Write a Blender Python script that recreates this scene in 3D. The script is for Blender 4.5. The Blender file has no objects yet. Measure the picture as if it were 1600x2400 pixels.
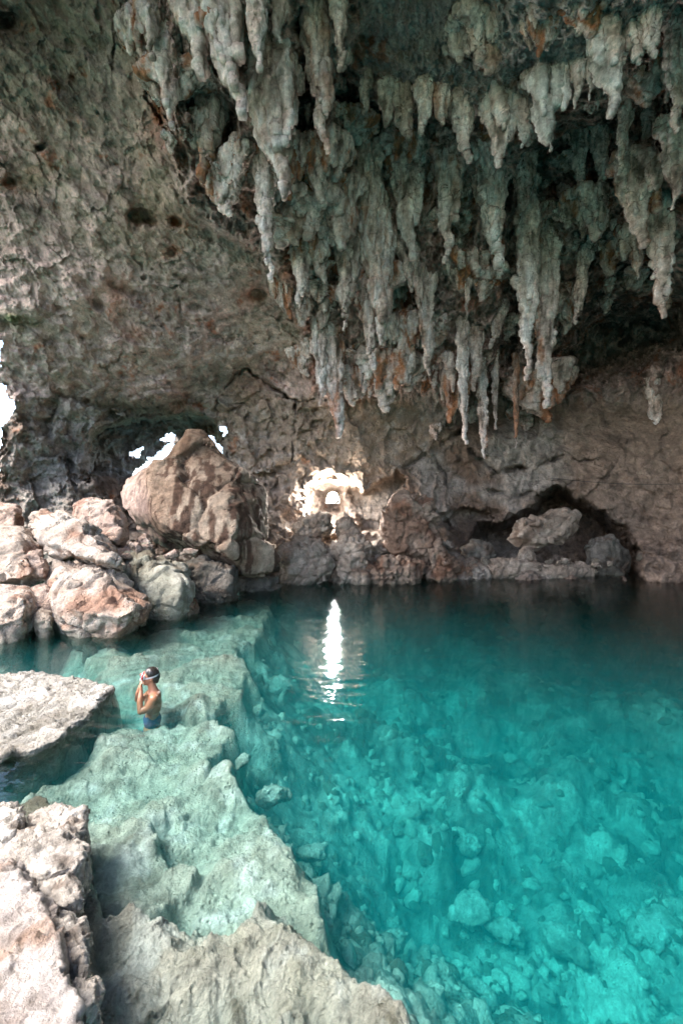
import bpy, bmesh, math, random
import numpy as np
from mathutils import Vector

# ------------------------------------------------------------------ camera, sky, sun, exposure
S = bpy.context.scene
C = S.collection
CAM_Z = 2.4
cam_d = bpy.data.cameras.new('camera')
cam = bpy.data.objects.new('camera', cam_d)
C.objects.link(cam)
cam.location = (0, 0, CAM_Z)
cam.rotation_euler = (math.radians(90), 0, 0)
cam_d.sensor_fit = 'HORIZONTAL'
cam_d.sensor_width = 24
cam_d.lens = 16
cam_d.clip_end = 3000
cam_d.clip_start = 0.05
S.camera = cam

SUN_DIR = Vector((0.62, 0.32, -0.84)).normalized()      # way the light travels
w = bpy.data.worlds.new('World'); S.world = w; w.use_nodes = True
nt = w.node_tree; nt.nodes.clear()
sky = nt.nodes.new('ShaderNodeTexSky'); sky.sky_type = 'NISHITA'; sky.sun_disc = False
el = math.asin(-SUN_DIR.z)
sky.sun_elevation = el
sky.sun_rotation = math.atan2(-SUN_DIR.x, -SUN_DIR.y)
sky.dust_density = 2.0; sky.air_density = 0.9; sky.ozone_density = 0.6
bgn = nt.nodes.new('ShaderNodeBackground'); bgn.inputs[1].default_value = 0.15
wo = nt.nodes.new('ShaderNodeOutputWorld')
nt.links.new(sky.outputs[0], bgn.inputs[0]); nt.links.new(bgn.outputs[0], wo.inputs[0])

sun_d = bpy.data.lights.new('sun', 'SUN'); sun_d.energy = 2.0; sun_d.angle = math.radians(36)
sun_d.color = (1.0, 0.96, 0.9)
sun = bpy.data.objects.new('sun', sun_d); C.objects.link(sun)
sun.rotation_euler = SUN_DIR.to_track_quat('-Z', 'Y').to_euler()
sun.location = (-20, -10, 30)

S.view_settings.view_transform = 'Standard'
S.view_settings.look = 'None'
S.view_settings.gamma = 1
S.view_settings.exposure = 2.4
S.render.engine = 'CYCLES'
S.cycles.use_denoising = True
S.cycles.max_bounces = 8
S.cycles.diffuse_bounces = 4
S.cycles.glossy_bounces = 3
S.cycles.transparent_max_bounces = 12
S.cycles.volume_bounces = 1
S.cycles.caustics_reflective = False
S.cycles.sample_clamp_indirect = 8

# ------------------------------------------------------------------ pixel frame helpers (photo 1568 x 2352)
F = 1045.0
def PX(px, py, Y):
    return np.array([(px - 784) / F * Y, Y, CAM_Z + (1176 - py) / F * Y])
def PZ(px, py, z=0.0):
    Y = (CAM_Z - z) * F / (py - 1176)
    return np.array([(px - 784) / F * Y, Y, z])

# ------------------------------------------------------------------ numpy noise
_r = np.random.RandomState(7)
_G = _r.normal(size=(256, 3)); _G /= np.linalg.norm(_G, axis=1)[:, None]
_G = _G.astype(np.float32)
def _hash(i, j, k, seed):
    h = (i.astype(np.int64) * 374761393 + j.astype(np.int64) * 668265263 + k.astype(np.int64) * 2147483647 + seed * 974634777) & 0xffffffff
    h = ((h ^ (h >> 13)) * 1274126177) & 0xffffffff
    return h ^ (h >> 16)
def gn(P, seed=0):
    P = np.asarray(P, dtype=np.float32)
    I = np.floor(P).astype(np.int64); f = P - I
    u = f * f * f * (f * (f * 6 - 15) + 10)
    r = 0
    for a in (0, 1):
        wx = u[:, 0] if a else 1 - u[:, 0]
        for b in (0, 1):
            wy = u[:, 1] if b else 1 - u[:, 1]
            for c in (0, 1):
                wz = u[:, 2] if c else 1 - u[:, 2]
                g = _G[_hash(I[:, 0] + a, I[:, 1] + b, I[:, 2] + c, seed) & 255]
                d = g[:, 0] * (f[:, 0] - a) + g[:, 1] * (f[:, 1] - b) + g[:, 2] * (f[:, 2] - c)
                r = r + d * wx * wy * wz
    return r * 1.6
def fbm(P, f=1.0, n=5, g=0.5, seed=0):
    r = 0; a = 1.0; t = 0
    for i in range(n):
        r = r + a * gn(P * f + 17.3 * i, seed + i); t += a; a *= g; f *= 2.03
    return r / t * 1.5
def ridged(P, f=1.0, n=4, g=0.5, seed=0):
    r = 0; a = 1.0; t = 0
    for i in range(n):
        r = r + a * (1 - 2.2 * np.abs(gn(P * f + 9.1 * i, seed + i))); t += a; a *= g; f *= 2.03
    return r / t
def worley(P, f=1.0, seed=0):
    Q = np.asarray(P, dtype=np.float32) * f
    I = np.floor(Q).astype(np.int64)
    F1 = np.full(len(Q), 9.0, np.float32); F2 = F1.copy(); cid = np.zeros(len(Q), np.int64)
    for a in (-1, 0, 1):
        for b in (-1, 0, 1):
            for c in (-1, 0, 1):
                J = I + (a, b, c)
                h = _hash(J[:, 0], J[:, 1], J[:, 2], seed)
                o = np.stack([(h & 1023) / 1023.0, ((h >> 10) & 1023) / 1023.0, ((h >> 20) & 1023) / 1023.0], 1)
                d = np.sqrt((((J + o) - Q) ** 2).sum(1)).astype(np.float32)
                n1 = d < F1
                F2 = np.where(n1, F1, np.minimum(F2, d)); F1 = np.where(n1, d, F1); cid = np.where(n1, h, cid)
    return F1, F2, cid
def facet(P, f=1.0, seed=0):
    """broken-rock relief: every cell is a plane with its own tilt"""
    Q = np.asarray(P, dtype=np.float32) * f
    I = np.floor(Q).astype(np.int64); F1 = np.full(len(Q), 9.0, np.float32); F2 = F1.copy(); vec = np.zeros_like(Q); cid = np.zeros(len(Q), np.int64)
    for a in (-1, 0, 1):
        for b in (-1, 0, 1):
            for c in (-1, 0, 1):
                J = I + (a, b, c)
                h = _hash(J[:, 0], J[:, 1], J[:, 2], seed)
                o = np.stack([(h & 1023) / 1023.0, ((h >> 10) & 1023) / 1023.0, ((h >> 20) & 1023) / 1023.0], 1)
                v = Q - (J + o); d = np.sqrt((v ** 2).sum(1)).astype(np.float32)
                n1 = d < F1
                F2 = np.where(n1, F1, np.minimum(F2, d)); F1 = np.where(n1, d, F1); cid = np.where(n1, h, cid); vec = np.where(n1[:, None], v, vec)
    g = _G[(cid >> 5) & 255]
    return ((vec * g).sum(1) + .35 * (((cid >> 3) & 255) / 255.0 - .5)), F2 - F1
def sm(a, b, x):
    t = np.clip((x - a) / (b - a), 0, 1); return t * t * (3 - 2 * t)
def lerp(a, b, t):
    t = np.asarray(t)
    if t.ndim == 1: t = t[:, None]
    return a * (1 - t) + b * t
def seg_dist(x, y, pts, closed=False):
    d = np.full(x.shape, 1e9)
    n = len(pts)
    for i in range(n if closed else n - 1):
        ax, ay = pts[i]; bx, by = pts[(i + 1) % n]
        vx, vy = bx - ax, by - ay
        t = np.clip(((x - ax) * vx + (y - ay) * vy) / (vx * vx + vy * vy + 1e-12), 0, 1)
        d = np.minimum(d, np.hypot(x - ax - t * vx, y - ay - t * vy))
    return d
def poly_sd(x, y, pts):                       # signed distance, negative inside
    d = seg_dist(x, y, pts, True)
    ins = np.zeros(x.shape, bool); n = len(pts)
    for i in range(n):
        ax, ay = pts[i]; bx, by = pts[(i + 1) % n]
        c = ((ay > y) != (by > y)) & (x < (bx - ax) * (y - ay) / (by - ay + 1e-12) + ax)
        ins ^= c
    return np.where(ins, -d, d)

# ------------------------------------------------------------------ mesh + object helpers
def tag(o, label=None, cat=None, group=None, kind=None):
    if label: o['label'] = label
    if cat: o['category'] = cat
    if group: o['group'] = group
    if kind: o['kind'] = kind
    return o
def np_mesh(name, V, Fq, col=None, smooth=True):
    V = np.asarray(V, np.float32); Fq = np.asarray(Fq, np.int32)
    me = bpy.data.meshes.new(name)
    k = Fq.shape[1]
    me.vertices.add(len(V)); me.vertices.foreach_set('co', V.ravel())
    me.loops.add(Fq.size); me.loops.foreach_set('vertex_index', Fq.ravel())
    me.polygons.add(len(Fq)); me.polygons.foreach_set('loop_start', np.arange(0, Fq.size, k, dtype=np.int32))
    me.update(calc_edges=True); me.validate()
    if smooth: me.polygons.foreach_set('use_smooth', np.ones(len(me.polygons), bool))
    if col is not None: set_col(me, col)
    return me
def set_col(me, col):
    a = me.color_attributes.new('col', 'FLOAT_COLOR', 'POINT')
    c = np.ones((len(me.vertices), 4), np.float32); c[:, :3] = col
    a.data.foreach_set('color', c.ravel())
def link(name, me, mat, parent=None, origin=None):
    o = bpy.data.objects.new(name, me); C.objects.link(o)
    if mat is not None:
        me.materials.clear(); me.materials.append(mat)
    if origin is not None:
        n = len(me.vertices); v = np.empty(n * 3, np.float32); me.vertices.foreach_get('co', v)
        v = v.reshape(-1, 3) - np.asarray(origin, np.float32)
        me.vertices.foreach_set('co', v.ravel()); me.update(); o.location = tuple(float(q) for q in origin)
    if parent is not None: o.parent = parent
    return o
def get_vn(me):
    n = len(me.vertices)
    v = np.empty(n * 3, np.float32); me.vertices.foreach_get('co', v)
    nn = np.empty(n * 3, np.float32); me.vertex_normals.foreach_get('vector', nn)
    return v.reshape(-1, 3), nn.reshape(-1, 3)
def put_v(me, V):
    me.vertices.foreach_set('co', np.asarray(V, np.float32).ravel()); me.update()
def grid_faces(nr, nc, keep=None):
    i = np.arange(nr - 1)[:, None] * nc + np.arange(nc - 1)[None]
    q = np.stack([i, i + nc, i + nc + 1, i + 1], -1).reshape(-1, 4)
    if keep is not None: q = q[keep.reshape(-1)]
    return q
def remesh(bm, voxel, smooth=0):
    me = bpy.data.meshes.new('tmp'); bm.to_mesh(me); bm.free()
    o = bpy.data.objects.new('tmp', me); C.objects.link(o)
    m = o.modifiers.new('r', 'REMESH'); m.mode = 'VOXEL'; m.voxel_size = voxel; m.use_smooth_shade = True
    if smooth:
        s = o.modifiers.new('s', 'SMOOTH'); s.iterations = smooth; s.factor = 0.5
    dg = bpy.context.evaluated_depsgraph_get(); dg.update()
    out = bpy.data.meshes.new_from_object(o.evaluated_get(dg))
    bpy.data.objects.remove(o); bpy.data.meshes.remove(me)
    out.polygons.foreach_set('use_smooth', np.ones(len(out.polygons), bool))
    out.materials.clear()
    return out

# ------------------------------------------------------------------ materials
def rock_material(name, bump=0.5, bscale=1.0, rough=0.85, wet=True, streak=0.0):
    m = bpy.data.materials.new(name); m.use_nodes = True
    t = m.node_tree; N = t.nodes; L = t.links; N.clear()
    out = N.new('ShaderNodeOutputMaterial'); b = N.new('ShaderNodeBsdfPrincipled')
    L.new(b.outputs[0], out.inputs[0])
    geo = N.new('ShaderNodeNewGeometry')
    at = N.new('ShaderNodeAttribute'); at.attribute_name = 'col'
    def noise(scale, detail=6, rough_=0.6, vec=None):
        n = N.new('ShaderNodeTexNoise'); n.inputs['Scale'].default_value = scale
        n.inputs['Detail'].default_value = detail; n.inputs['Roughness'].default_value = rough_
        L.new(vec if vec is not None else geo.outputs['Position'], n.inputs['Vector']); return n.outputs['Fac']
    def mr(x, a, b_, c, d):
        n = N.new('ShaderNodeMapRange'); L.new(x, n.inputs[0])
        for i, q in enumerate((a, b_, c, d)): n.inputs[i + 1].default_value = q
        return n.outputs[0]
    def mul(x, y):
        n = N.new('ShaderNodeMath'); n.operation = 'MULTIPLY'; L.new(x, n.inputs[0]); L.new(y, n.inputs[1]); return n.outputs[0]
    v1 = mr(noise(3.5 * bscale, 8, .65), .3, .7, .62, 1.38)
    v2 = mr(noise(19 * bscale, 6, .7), .3, .7, .75, 1.25)
    vv = mul(v1, v2)
    if streak > 0:
        mp = N.new('ShaderNodeMapping'); mp.inputs['Scale'].default_value = (7, 7, .7)
        L.new(geo.outputs['Position'], mp.inputs['Vector'])
        vv = mul(vv, mr(noise(1.0, 5, .6, mp.outputs[0]), .35, .65, 1 - streak, 1 + streak * .6))
    sc = N.new('ShaderNodeVectorMath'); sc.operation = 'SCALE'
    L.new(at.outputs['Color'], sc.inputs[0]); L.new(vv, sc.inputs['Scale'])
    L.new(sc.outputs[0], b.inputs['Base Color'])
    b.inputs['Roughness'].default_value = rough
    if wet:
        sp = N.new('ShaderNodeSeparateXYZ'); L.new(geo.outputs['Position'], sp.inputs[0])
        L.new(mr(sp.outputs['Z'], .02, .25, .3, rough), b.inputs['Roughness'])
    b.inputs['Specular IOR Level'].default_value = 0.35
    h = N.new('ShaderNodeMath'); h.operation = 'ADD'
    L.new(noise(5 * bscale, 10, .68), h.inputs[0])
    h2 = N.new('ShaderNodeMath'); h2.operation = 'MULTIPLY'; h2.inputs[1].default_value = .45
    L.new(noise(26 * bscale, 8, .7), h2.inputs[0]); L.new(h2.outputs[0], h.inputs[1])
    vo = N.new('ShaderNodeTexVoronoi'); vo.inputs['Scale'].default_value = 9 * bscale; L.new(geo.outputs['Position'], vo.inputs['Vector'])
    pit = mul(mr(vo.outputs['Distance'], .08, .36, -.5, 0), mr(noise(1.7 * bscale, 3), .42, .62, 0, 1))
    h3 = N.new('ShaderNodeMath'); h3.operation = 'ADD'; L.new(h.outputs[0], h3.inputs[0]); L.new(pit, h3.inputs[1]); h = h3
    bp = N.new('ShaderNodeBump'); bp.inputs['Strength'].default_value = bump; bp.inputs['Distance'].default_value = .2 / bscale
    L.new(h.outputs[0], bp.inputs['Height']); L.new(bp.outputs[0], b.inputs['Normal'])
    return m
def plain(name, c, rough=.6, spec=.4, metal=0, var=.12, scale=20, emit=None, sss=0):
    m = bpy.data.materials.new(name); m.use_nodes = True
    t = m.node_tree; b = t.nodes['Principled BSDF']
    n = t.nodes.new('ShaderNodeTexNoise'); n.inputs['Scale'].default_value = scale; n.inputs['Detail'].default_value = 4
    r = t.nodes.new('ShaderNodeMapRange'); r.inputs[1].default_value = .3; r.inputs[2].default_value = .7
    r.inputs[3].default_value = 1 - var; r.inputs[4].default_value = 1 + var
    s = t.nodes.new('ShaderNodeVectorMath'); s.operation = 'SCALE'; s.inputs[0].default_value = c
    t.links.new(n.outputs['Fac'], r.inputs[0]); t.links.new(r.outputs[0], s.inputs['Scale']); t.links.new(s.outputs[0], b.inputs['Base Color'])
    b.inputs['Roughness'].default_value = rough; b.inputs['Specular IOR Level'].default_value = spec; b.inputs['Metallic'].default_value = metal
    if sss: b.inputs['Subsurface Weight'].default_value = sss; b.inputs['Subsurface Radius'].default_value = (.02, .008, .004)
    if emit: b.inputs['Emission Color'].default_value = (*emit[0], 1); b.inputs['Emission Strength'].default_value = emit[1]
    return m
M_cave = rock_material('cave_rock', bump=.75, bscale=.7, wet=False)
M_drip = rock_material('dripstone', bump=.6, bscale=.9, wet=False, streak=.3)
M_rock = rock_material('boulder_rock', bump=1.0, bscale=1.5)
M_near = rock_material('limestone_ledge', bump=.95, bscale=2.2)

# ------------------------------------------------------------------ cave shell: depth over the view directions
ctrl = """0,0,11 300,0,10.4 600,0,9.6 900,0,10.8 1200,0,9.3 1568,0,8.6
0,250,12 300,250,11.5 600,250,11 800,250,12.6 1000,250,11.8 1250,250,11.2 1450,250,11 1568,250,11.2
0,500,13 300,500,13 600,500,13 800,500,14.3 1000,500,14.6 1200,500,15 1400,500,15 1568,500,13.8
0,750,14 300,750,15 600,750,16.2 800,750,16.6 1000,750,17.2 1200,750,17.6 1400,750,19.5 1568,750,18.5
0,900,15 200,900,16 400,900,17.2 600,900,18.4 800,900,17.8 1000,900,18.6 1200,900,19.5 1400,900,20.5 1568,900,18.6
0,1050,15 200,1050,17 400,1050,20 600,1050,18.5 800,1050,18.3 1000,1050,19.5 1200,1050,19.3 1400,1050,18.6 1568,1050,17.8
0,1200,15.5 200,1200,16 400,1200,18 650,1200,18 800,1200,18.6 1000,1200,18.8 1200,1200,18.6 1400,1200,18.2 1568,1200,17.3
0,1300,15 300,1300,16 600,1300,17 800,1300,17.8 1000,1300,18 1200,1300,18 1400,1300,17.8 1568,1300,17
300,1500,16.5 800,1500,17.5 1300,1500,17.5 0,1500,15.5
-400,0,10.5 -400,500,12.5 -400,1000,14.5 -400,1500,15 2000,0,8 2000,500,11.5 2000,1000,14.5 2000,1400,14
3000,0,6 3000,500,7.5 3000,1000,9 3000,1500,9 0,-600,8 784,-600,7.4 1568,-600,6.6 0,-1500,5.4 784,-1500,4.8 1568,-1500,4.5
-400,-600,7.5 -1200,0,8 -1200,500,9 -1200,1100,11 -1900,0,6.5 -1900,800,8 -1200,-600,6.3 -1900,-1500,4 -1200,-1500,4.6 3000,-1500,3.5 3000,-600,5 -400,-1500,5"""
CP = np.array([[float(q) for q in s.split(',')] for s in ctrl.split()])
def tps(r2): return 0.5 * r2 * np.log(r2 + 1e-9)
_X = CP[:, :2] / 500.0
_K = tps(((_X[:, None] - _X[None]) ** 2).sum(-1)) + np.eye(len(_X)) * 2e-3
_Pm = np.c_[np.ones(len(_X)), _X]
_A = np.block([[_K, _Pm], [_Pm.T, np.zeros((3, 3))]])
_W = np.linalg.solve(_A, np.r_[CP[:, 2], 0, 0, 0])
def base_depth(px, py):
    out = np.empty(px.shape)
    for s in range(0, len(px), 60000):
        q = np.c_[px[s:s + 60000], py[s:s + 60000]] / 500.0
        k = tps(((q[:, None] - _X[None]) ** 2).sum(-1))
        out[s:s + 60000] = k @ _W[:-3] + _W[-3] + q @ _W[-2:]
    return out
RIDGE = [(-100, -400), (700, -60), (800, 175), (835, 222), (960, 225), (1060, 232), (1150, 240), (1215, 240), (1260, 215), (1320, 175), (1400, 120), (1480, 80), (1560, 10), (1700, -120), (2400, -500)]
def ridge_y(px): return np.interp(px, [p[0] for p in RIDGE], [p[1] for p in RIDGE])
LEFTEDGE = [(250, -200), (262, 0), (300, 120), (350, 250), (375, 380), (430, 480), (560, 560), (640, 640), (690, 760), (720, 900), (760, 1010)]
def left_x(py): return np.interp(py, [p[1] for p in LEFTEDGE], [p[0] for p in LEFTEDGE])
CRACKS = [([(520, 888), (545, 862), (566, 848), (600, 872), (632, 895), (660, 915)], 4, .9),
          ([(520, 945), (560, 930), (625, 910), (680, 922), (720, 918)], 2.4, .5),
          ([(497, 915), (494, 955), (500, 1000)], 3, .4),
          ([(680, 930), (674, 1000), (672, 1060)], 4, .6),
          ([(930, 1075), (980, 1040), (1030, 1010), (1062, 990)], 7, 1.2),
          ([(1080, 1035), (1110, 1062), (1140, 1085), (1180, 1078), (1240, 1070), (1290, 1050)], 6, 1.0),
          ([(1265, 1100), (1300, 1108), (1340, 1102), (1400, 1095)], 2, .35),
          ([(995, 1045), (1020, 1090), (1040, 1150)], 4, .6),
          ([(1100, 1120), (1180, 1140), (1260, 1128)], 5, .7),
          ([(1290, 1030), (1330, 1060), (1380, 1050), (1440, 1075)], 2.5, .3),
          ([(1420, 960), (1440, 1010), (1430, 1080)], 2, .3),
          ([(258, -40), (262, 60), (260, 160)], 3, .5)]
CARVES = [  # polygon, extra depth, edge softness
    ([(1060, 1262), (1100, 1215), (1160, 1196), (1215, 1170), (1240, 1140), (1268, 1118), (1300, 1128), (1340, 1150), (1392, 1188), (1430, 1225), (1458, 1268), (1468, 1330), (1120, 1300)], 4.6, 24),
    ([(1000, 1180), (1060, 1165), (1150, 1178), (1110, 1215), (1050, 1240)], 1.2, 16),
    ([(805, 1130), (860, 1105), (905, 1085), (930, 1110), (890, 1190), (870, 1220), (820, 1215)], 1.6, 12),
    ([(700, 1125), (745, 1098), (795, 1108), (818, 1145), (802, 1200), (750, 1206), (708, 1184)], 3.0, 46),
    ([(215, 985), (330, 960), (430, 955), (505, 965), (515, 1010), (470, 1090), (300, 1100), (210, 1080)], 2.6, 16),
    ([(1275, 810), (1330, 740), (1420, 700), (1568, 690), (1568, 800), (1480, 830), (1400, 870), (1290, 900)], 2.6, 45),
    ([(1150, 640), (1190, 560), (1195, 700), (1190, 850), (1140, 860)], 1.2, 25),
    ([(780, 210), (830, 260), (1060, 270), (1080, 350), (1000, 330), (900, 300), (830, 330), (780, 300)], 1.2, 20),
    ([(1200, 360), (1300, 280), (1440, 240), (1540, 130), (1530, 300), (1430, 420), (1300, 480), (1200, 460)], 1.5, 35),
    ([(660, 200), (715, 200), (725, 330), (700, 360), (665, 330)], 1.0, 14),
    ([(415, 120), (470, 150), (545, 280), (545, 340), (470, 320), (420, 230)], .9, 18),
    ([(340, 160), (370, 230), (385, 300), (360, 280), (335, 200)], .5, 8),
    ([(1050, 890), (1180, 870), (1240, 930), (1230, 1000), (1120, 1000), (1060, 970)], 1.2, 25),
    ([(885, 600), (930, 610), (950, 700), (900, 740), (885, 690)], 1.0, 20)]
PITS = [(25, 50, 34, .5), (165, 178, 9, .2), (175, 235, 8, .2), (95, 338, 14, .25), (22, 416, 16, .35), (322, 496, 26, .6), (345, 508, 14, .4), (402, 508, 13, .4), (395, 578, 12, .3),
        (725, 948, 12, .3), (730, 972, 14, .35), (620, 1040, 9, .25), (600, 1060, 14, .25), (640, 1082, 10, .2), (590, 675, 18, .3), (410, 925, 16, .2)]
HOLES = [[(-500, 760), (-120, 770), (-6, 772), (2, 800), (-2, 835), (-6, 870), (8, 895), (22, 915), (36, 935), (18, 958), (0, 985), (2, 1020), (-6, 1060), (-10, 1095), (-500, 1100)],
         [(306, 1095), (330, 1062), (352, 1050), (366, 1036), (390, 1024), (404, 1026), (425, 1004), (455, 1000), (482, 1004), (500, 1016), (520, 1066), (500, 1090), (420, 1100)],
         [(292, 1048), (312, 1036), (330, 1034), (322, 1046)], [(372, 1006), (392, 996), (404, 1004), (388, 1012)], [(505, 984), (512, 972), (516, 992), (510, 1004)]]
LONGPX = np.r_[np.arange(-2000, -420, 22.0), np.arange(-420, -20, 9.0), np.arange(-20, 1590, 2.35), np.arange(1592, 2000, 9.0), np.arange(2000, 3001, 22.0)]
LONGPY = np.r_[np.arange(-1500, -300, 25.0), np.arange(-300, -8, 9.0), np.arange(-8, 1345, 2.35), np.arange(1345, 1500, 8.0)]
gx, gy = np.meshgrid(LONGPX, LONGPY); px = gx.ravel(); py = gy.ravel()
q3 = np.c_[px / 100, py / 100, np.zeros(len(px))]
wx = px + 24 * fbm(q3, 1.2, 5, .66, 3); wy = py + 24 * fbm(q3, 1.2, 5, .62, 11)
wfx = px + 9 * fbm(q3, 3, 5, .65, 23); wfy = py + 9 * fbm(q3, 3, 5, .65, 29)
crk = np.clip(.55 + 1.1 * fbm(q3, 2.2, 3, .5, 37), .05, 1.2)
D = base_depth(px, py)
ry = ridge_y(wx)
below = sm(-6, 22, wy - ry) * sm(240, 330, wx) 
D = D + below * 1.5 * (1 - sm(60, 420, wy - ry)) * sm(760, 840, wx)
D = D - sm(1236, 1290, wy + .25 * (wx - wfx) * 3) * sm(600, 680, wx) * (1.5 + .7 * fbm(q3, 1.5, 4, .6, 47))
leftz = 1 - sm(-22, 22, wx - left_x(wy))       # 1 = smooth left ceiling
for poly, dd, soft in CARVES:
    s = poly_sd(wx, wy, poly); D = D + dd * (1 - sm(-soft, soft * .6, s))
for pts, wd, dd in CRACKS:
    s = seg_dist(wfx, wfy, pts); D = D + .7 * dd * crk * np.exp(-(s / (wd * (.35 + .6 * crk))) ** 2)
for a, b, r, dd in PITS:
    s = np.hypot(wfx - a, (wfy - b) * 1.2); D = D + dd * np.exp(-(s / r) ** 4)
def ray(px, py, D): return np.c_[(px - 784) / F * D, D, CAM_Z + (1176 - py) / F * D]
P = ray(px, py, D)
rightwall = sm(1240, 1330, wx) * sm(890, 960, wy)
blockw = (1 - sm(-12, 12, poly_sd(wx, wy, [(497, 900), (566, 848), (665, 915), (760, 925), (900, 900), (1000, 960), (1040, 1020), (900, 1090), (700, 1230), (560, 1120), (500, 1010)])))
lowz = sm(870, 960, wy)
drap = (1 - leftz) * (1 - lowz) 
# relief: hanging drapery (stretched along z), pitted smooth roof, blocky lower walls
Pv = P * np.array([1.0, 1.0, .28]) + .25 * np.c_[fbm(P, .6, 3, .5, 41), fbm(P, .6, 3, .5, 43), 0 * px]
dr = ridged(Pv, .85, 5, .55, 5)
dr2 = ridged(Pv, 2.6, 4, .6, 15)
a1 = np.array([.55, .1, -.82]); Pa = P - (P @ a1)[:, None] * a1[None] * .55
lf = fbm(Pa, .7, 7, .55, 31); lf2 = ridged(Pa, 2.4, 4, .6, 35)
blk = fbm(P, .8, 7, .52, 51)
F1, F2, cid = worley(P * np.array([1, 1, 1.3]) + .35 * fbm(P, .9, 3, .5, 61)[:, None], .42, 3)
edge = np.exp(-((F2 - F1) / .07) ** 2)
rough_ = fbm(P, 2.6, 5, .62, 71)
fct, fe = facet(P * np.array([1, 1, .8]) + .3 * fbm(P, .9, 4, .55, 63)[:, None], .8, 17); fct2, fe2 = facet(P + .15 * fbm(P, 2, 3, .5, 65)[:, None], 2.1, 19)
dr3 = ridged(P * np.array([1, 1, .35]) + .2 * lf[:, None] , 5.5, 3, .6, 25)
w1, w2, _ = worley(Pa + .12 * rough_[:, None], 1.9, 67); pitm = (1 - sm(.10, .42, w1)) * sm(-.05, .4, fbm(P, .8, 3, .5, 68))
tealq = sm(-40, 25, ry - wy) * sm(780, 900, wx)
disp = drap * (.75 * dr + .40 * dr2 + .16 * dr3 + .22 * rough_ + .10 * fct2) - drap * tealq * (.45 * dr + .30 * dr2) + leftz * (.42 * lf + .13 * lf2 + .09 * rough_ + .16 * fct + .09 * fct2 - .16 * pitm)
lowamp = lowz * (1 - leftz * (1 - sm(780, 900, wy)))
disp = disp + lowamp * (.30 * blk + .30 * fct * (1 - .5 * rightwall) + .10 * fct2 + .07 * rough_ * (1 - .6 * blockw) - .10 * edge * (1 - blockw) * (1 - .5 * rightwall))
disp = disp + lowz * (1 - blockw) * .12 * dr2 * (1 - rightwall)
D = D - disp
P = ray(px, py, D)
keep = np.ones(len(px), bool)
for i, h in enumerate(HOLES):
    hx = px + 16 * fbm(q3, 4, 6, .75, 81 + i); hy = py + 16 * fbm(q3, 4, 6, .75, 85 + i)
    inh = poly_sd(hx, hy, h) < 0
    keep &= ~inh
# roof ends at the left, where the cave mouth lets the daylight in
mouth = (P[:, 0] < -12.3 + .7 * fbm(P, .5, 4, .5, 99))
keep &= ~mouth
# ---- rock colour, with some shade, skylight and lamp glow painted in
n_big = fbm(P, .45, 4, .5, 101); n_mid = fbm(P, 1.6, 5, .6, 103); n_fin = fbm(P, 5, 4, .6, 105)
c_grey = np.array([.37, .335, .29]); c_dark = np.array([.075, .07, .062]); c_pale = np.array([.64, .57, .50]); c_grn = np.array([.29, .30, .225])
c_rust = np.array([.27, .105, .04]); c_tan = np.array([.36, .28, .21]); c_teal = np.array([.40, .45, .43]); c_brown = np.array([.15, .105, .075])
col = np.tile(c_grey, (len(px), 1))
col = lerp(col, c_pale * .85, leftz * sm(-.1, .7, n_mid + .35 * lf2) * .75)
col = lerp(col, c_dark * 1.6, leftz * sm(.0, .55, -n_mid - .4 * n_big + .3 * fbm(Pa, 3, 4, .6, 107)) * .8)
col = lerp(col, c_pale * 1.15, leftz * sm(.12, .6, fbm(Pa, 2.2, 5, .62, 109) + .3 * lf2) * .7)
col = lerp(col, c_grn, leftz * sm(-.1, .5, n_big) * .6)
DK = [(930, 150, 170, 95), (830, 270, 70, 60), (1340, 380, 200, 150), (1440, 620, 130, 120), (1400, 800, 200, 130), (1180, 780, 90, 140), (960, 680, 90, 120), (690, 280, 40, 100), (480, 250, 60, 80), (1130, 940, 130, 80), (1140, 520, 60, 90)]  # darker roof rock, with shade of the gaps and recesses painted in
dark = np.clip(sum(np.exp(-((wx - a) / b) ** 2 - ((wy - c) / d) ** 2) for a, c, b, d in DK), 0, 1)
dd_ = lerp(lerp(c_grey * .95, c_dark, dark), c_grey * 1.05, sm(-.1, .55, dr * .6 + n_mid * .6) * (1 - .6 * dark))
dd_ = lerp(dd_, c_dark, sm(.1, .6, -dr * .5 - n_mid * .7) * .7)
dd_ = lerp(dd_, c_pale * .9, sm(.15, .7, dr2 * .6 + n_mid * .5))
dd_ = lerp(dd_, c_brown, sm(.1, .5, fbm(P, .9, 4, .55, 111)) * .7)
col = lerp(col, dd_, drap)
tealz = sm(-40, 25, ry - wy) * sm(780, 900, wx)
col = lerp(col, lerp(np.tile(c_teal, (len(px), 1)), c_grey * .8, sm(-.1, .5, n_mid)), tealz * .85)
lw = lerp(np.tile(c_grey * .9, (len(px), 1)), c_brown * 1.1, sm(-.2, .5, n_big))
lw = lerp(lw, c_dark * 1.3, sm(.1, .6, -n_mid) * .6)
col = lerp(col, lw, lowamp)
col = lerp(col, lerp(np.tile(c_tan * .95, (len(px), 1)), c_grey * 1.1, sm(-.1, .5, n_mid)), blockw * .85)
col = lerp(col, lerp(np.tile(np.array([.27, .2, .15]), (len(px), 1)), c_brown * .8, sm(.0, .6, n_mid)), rightwall * .9)
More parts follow.
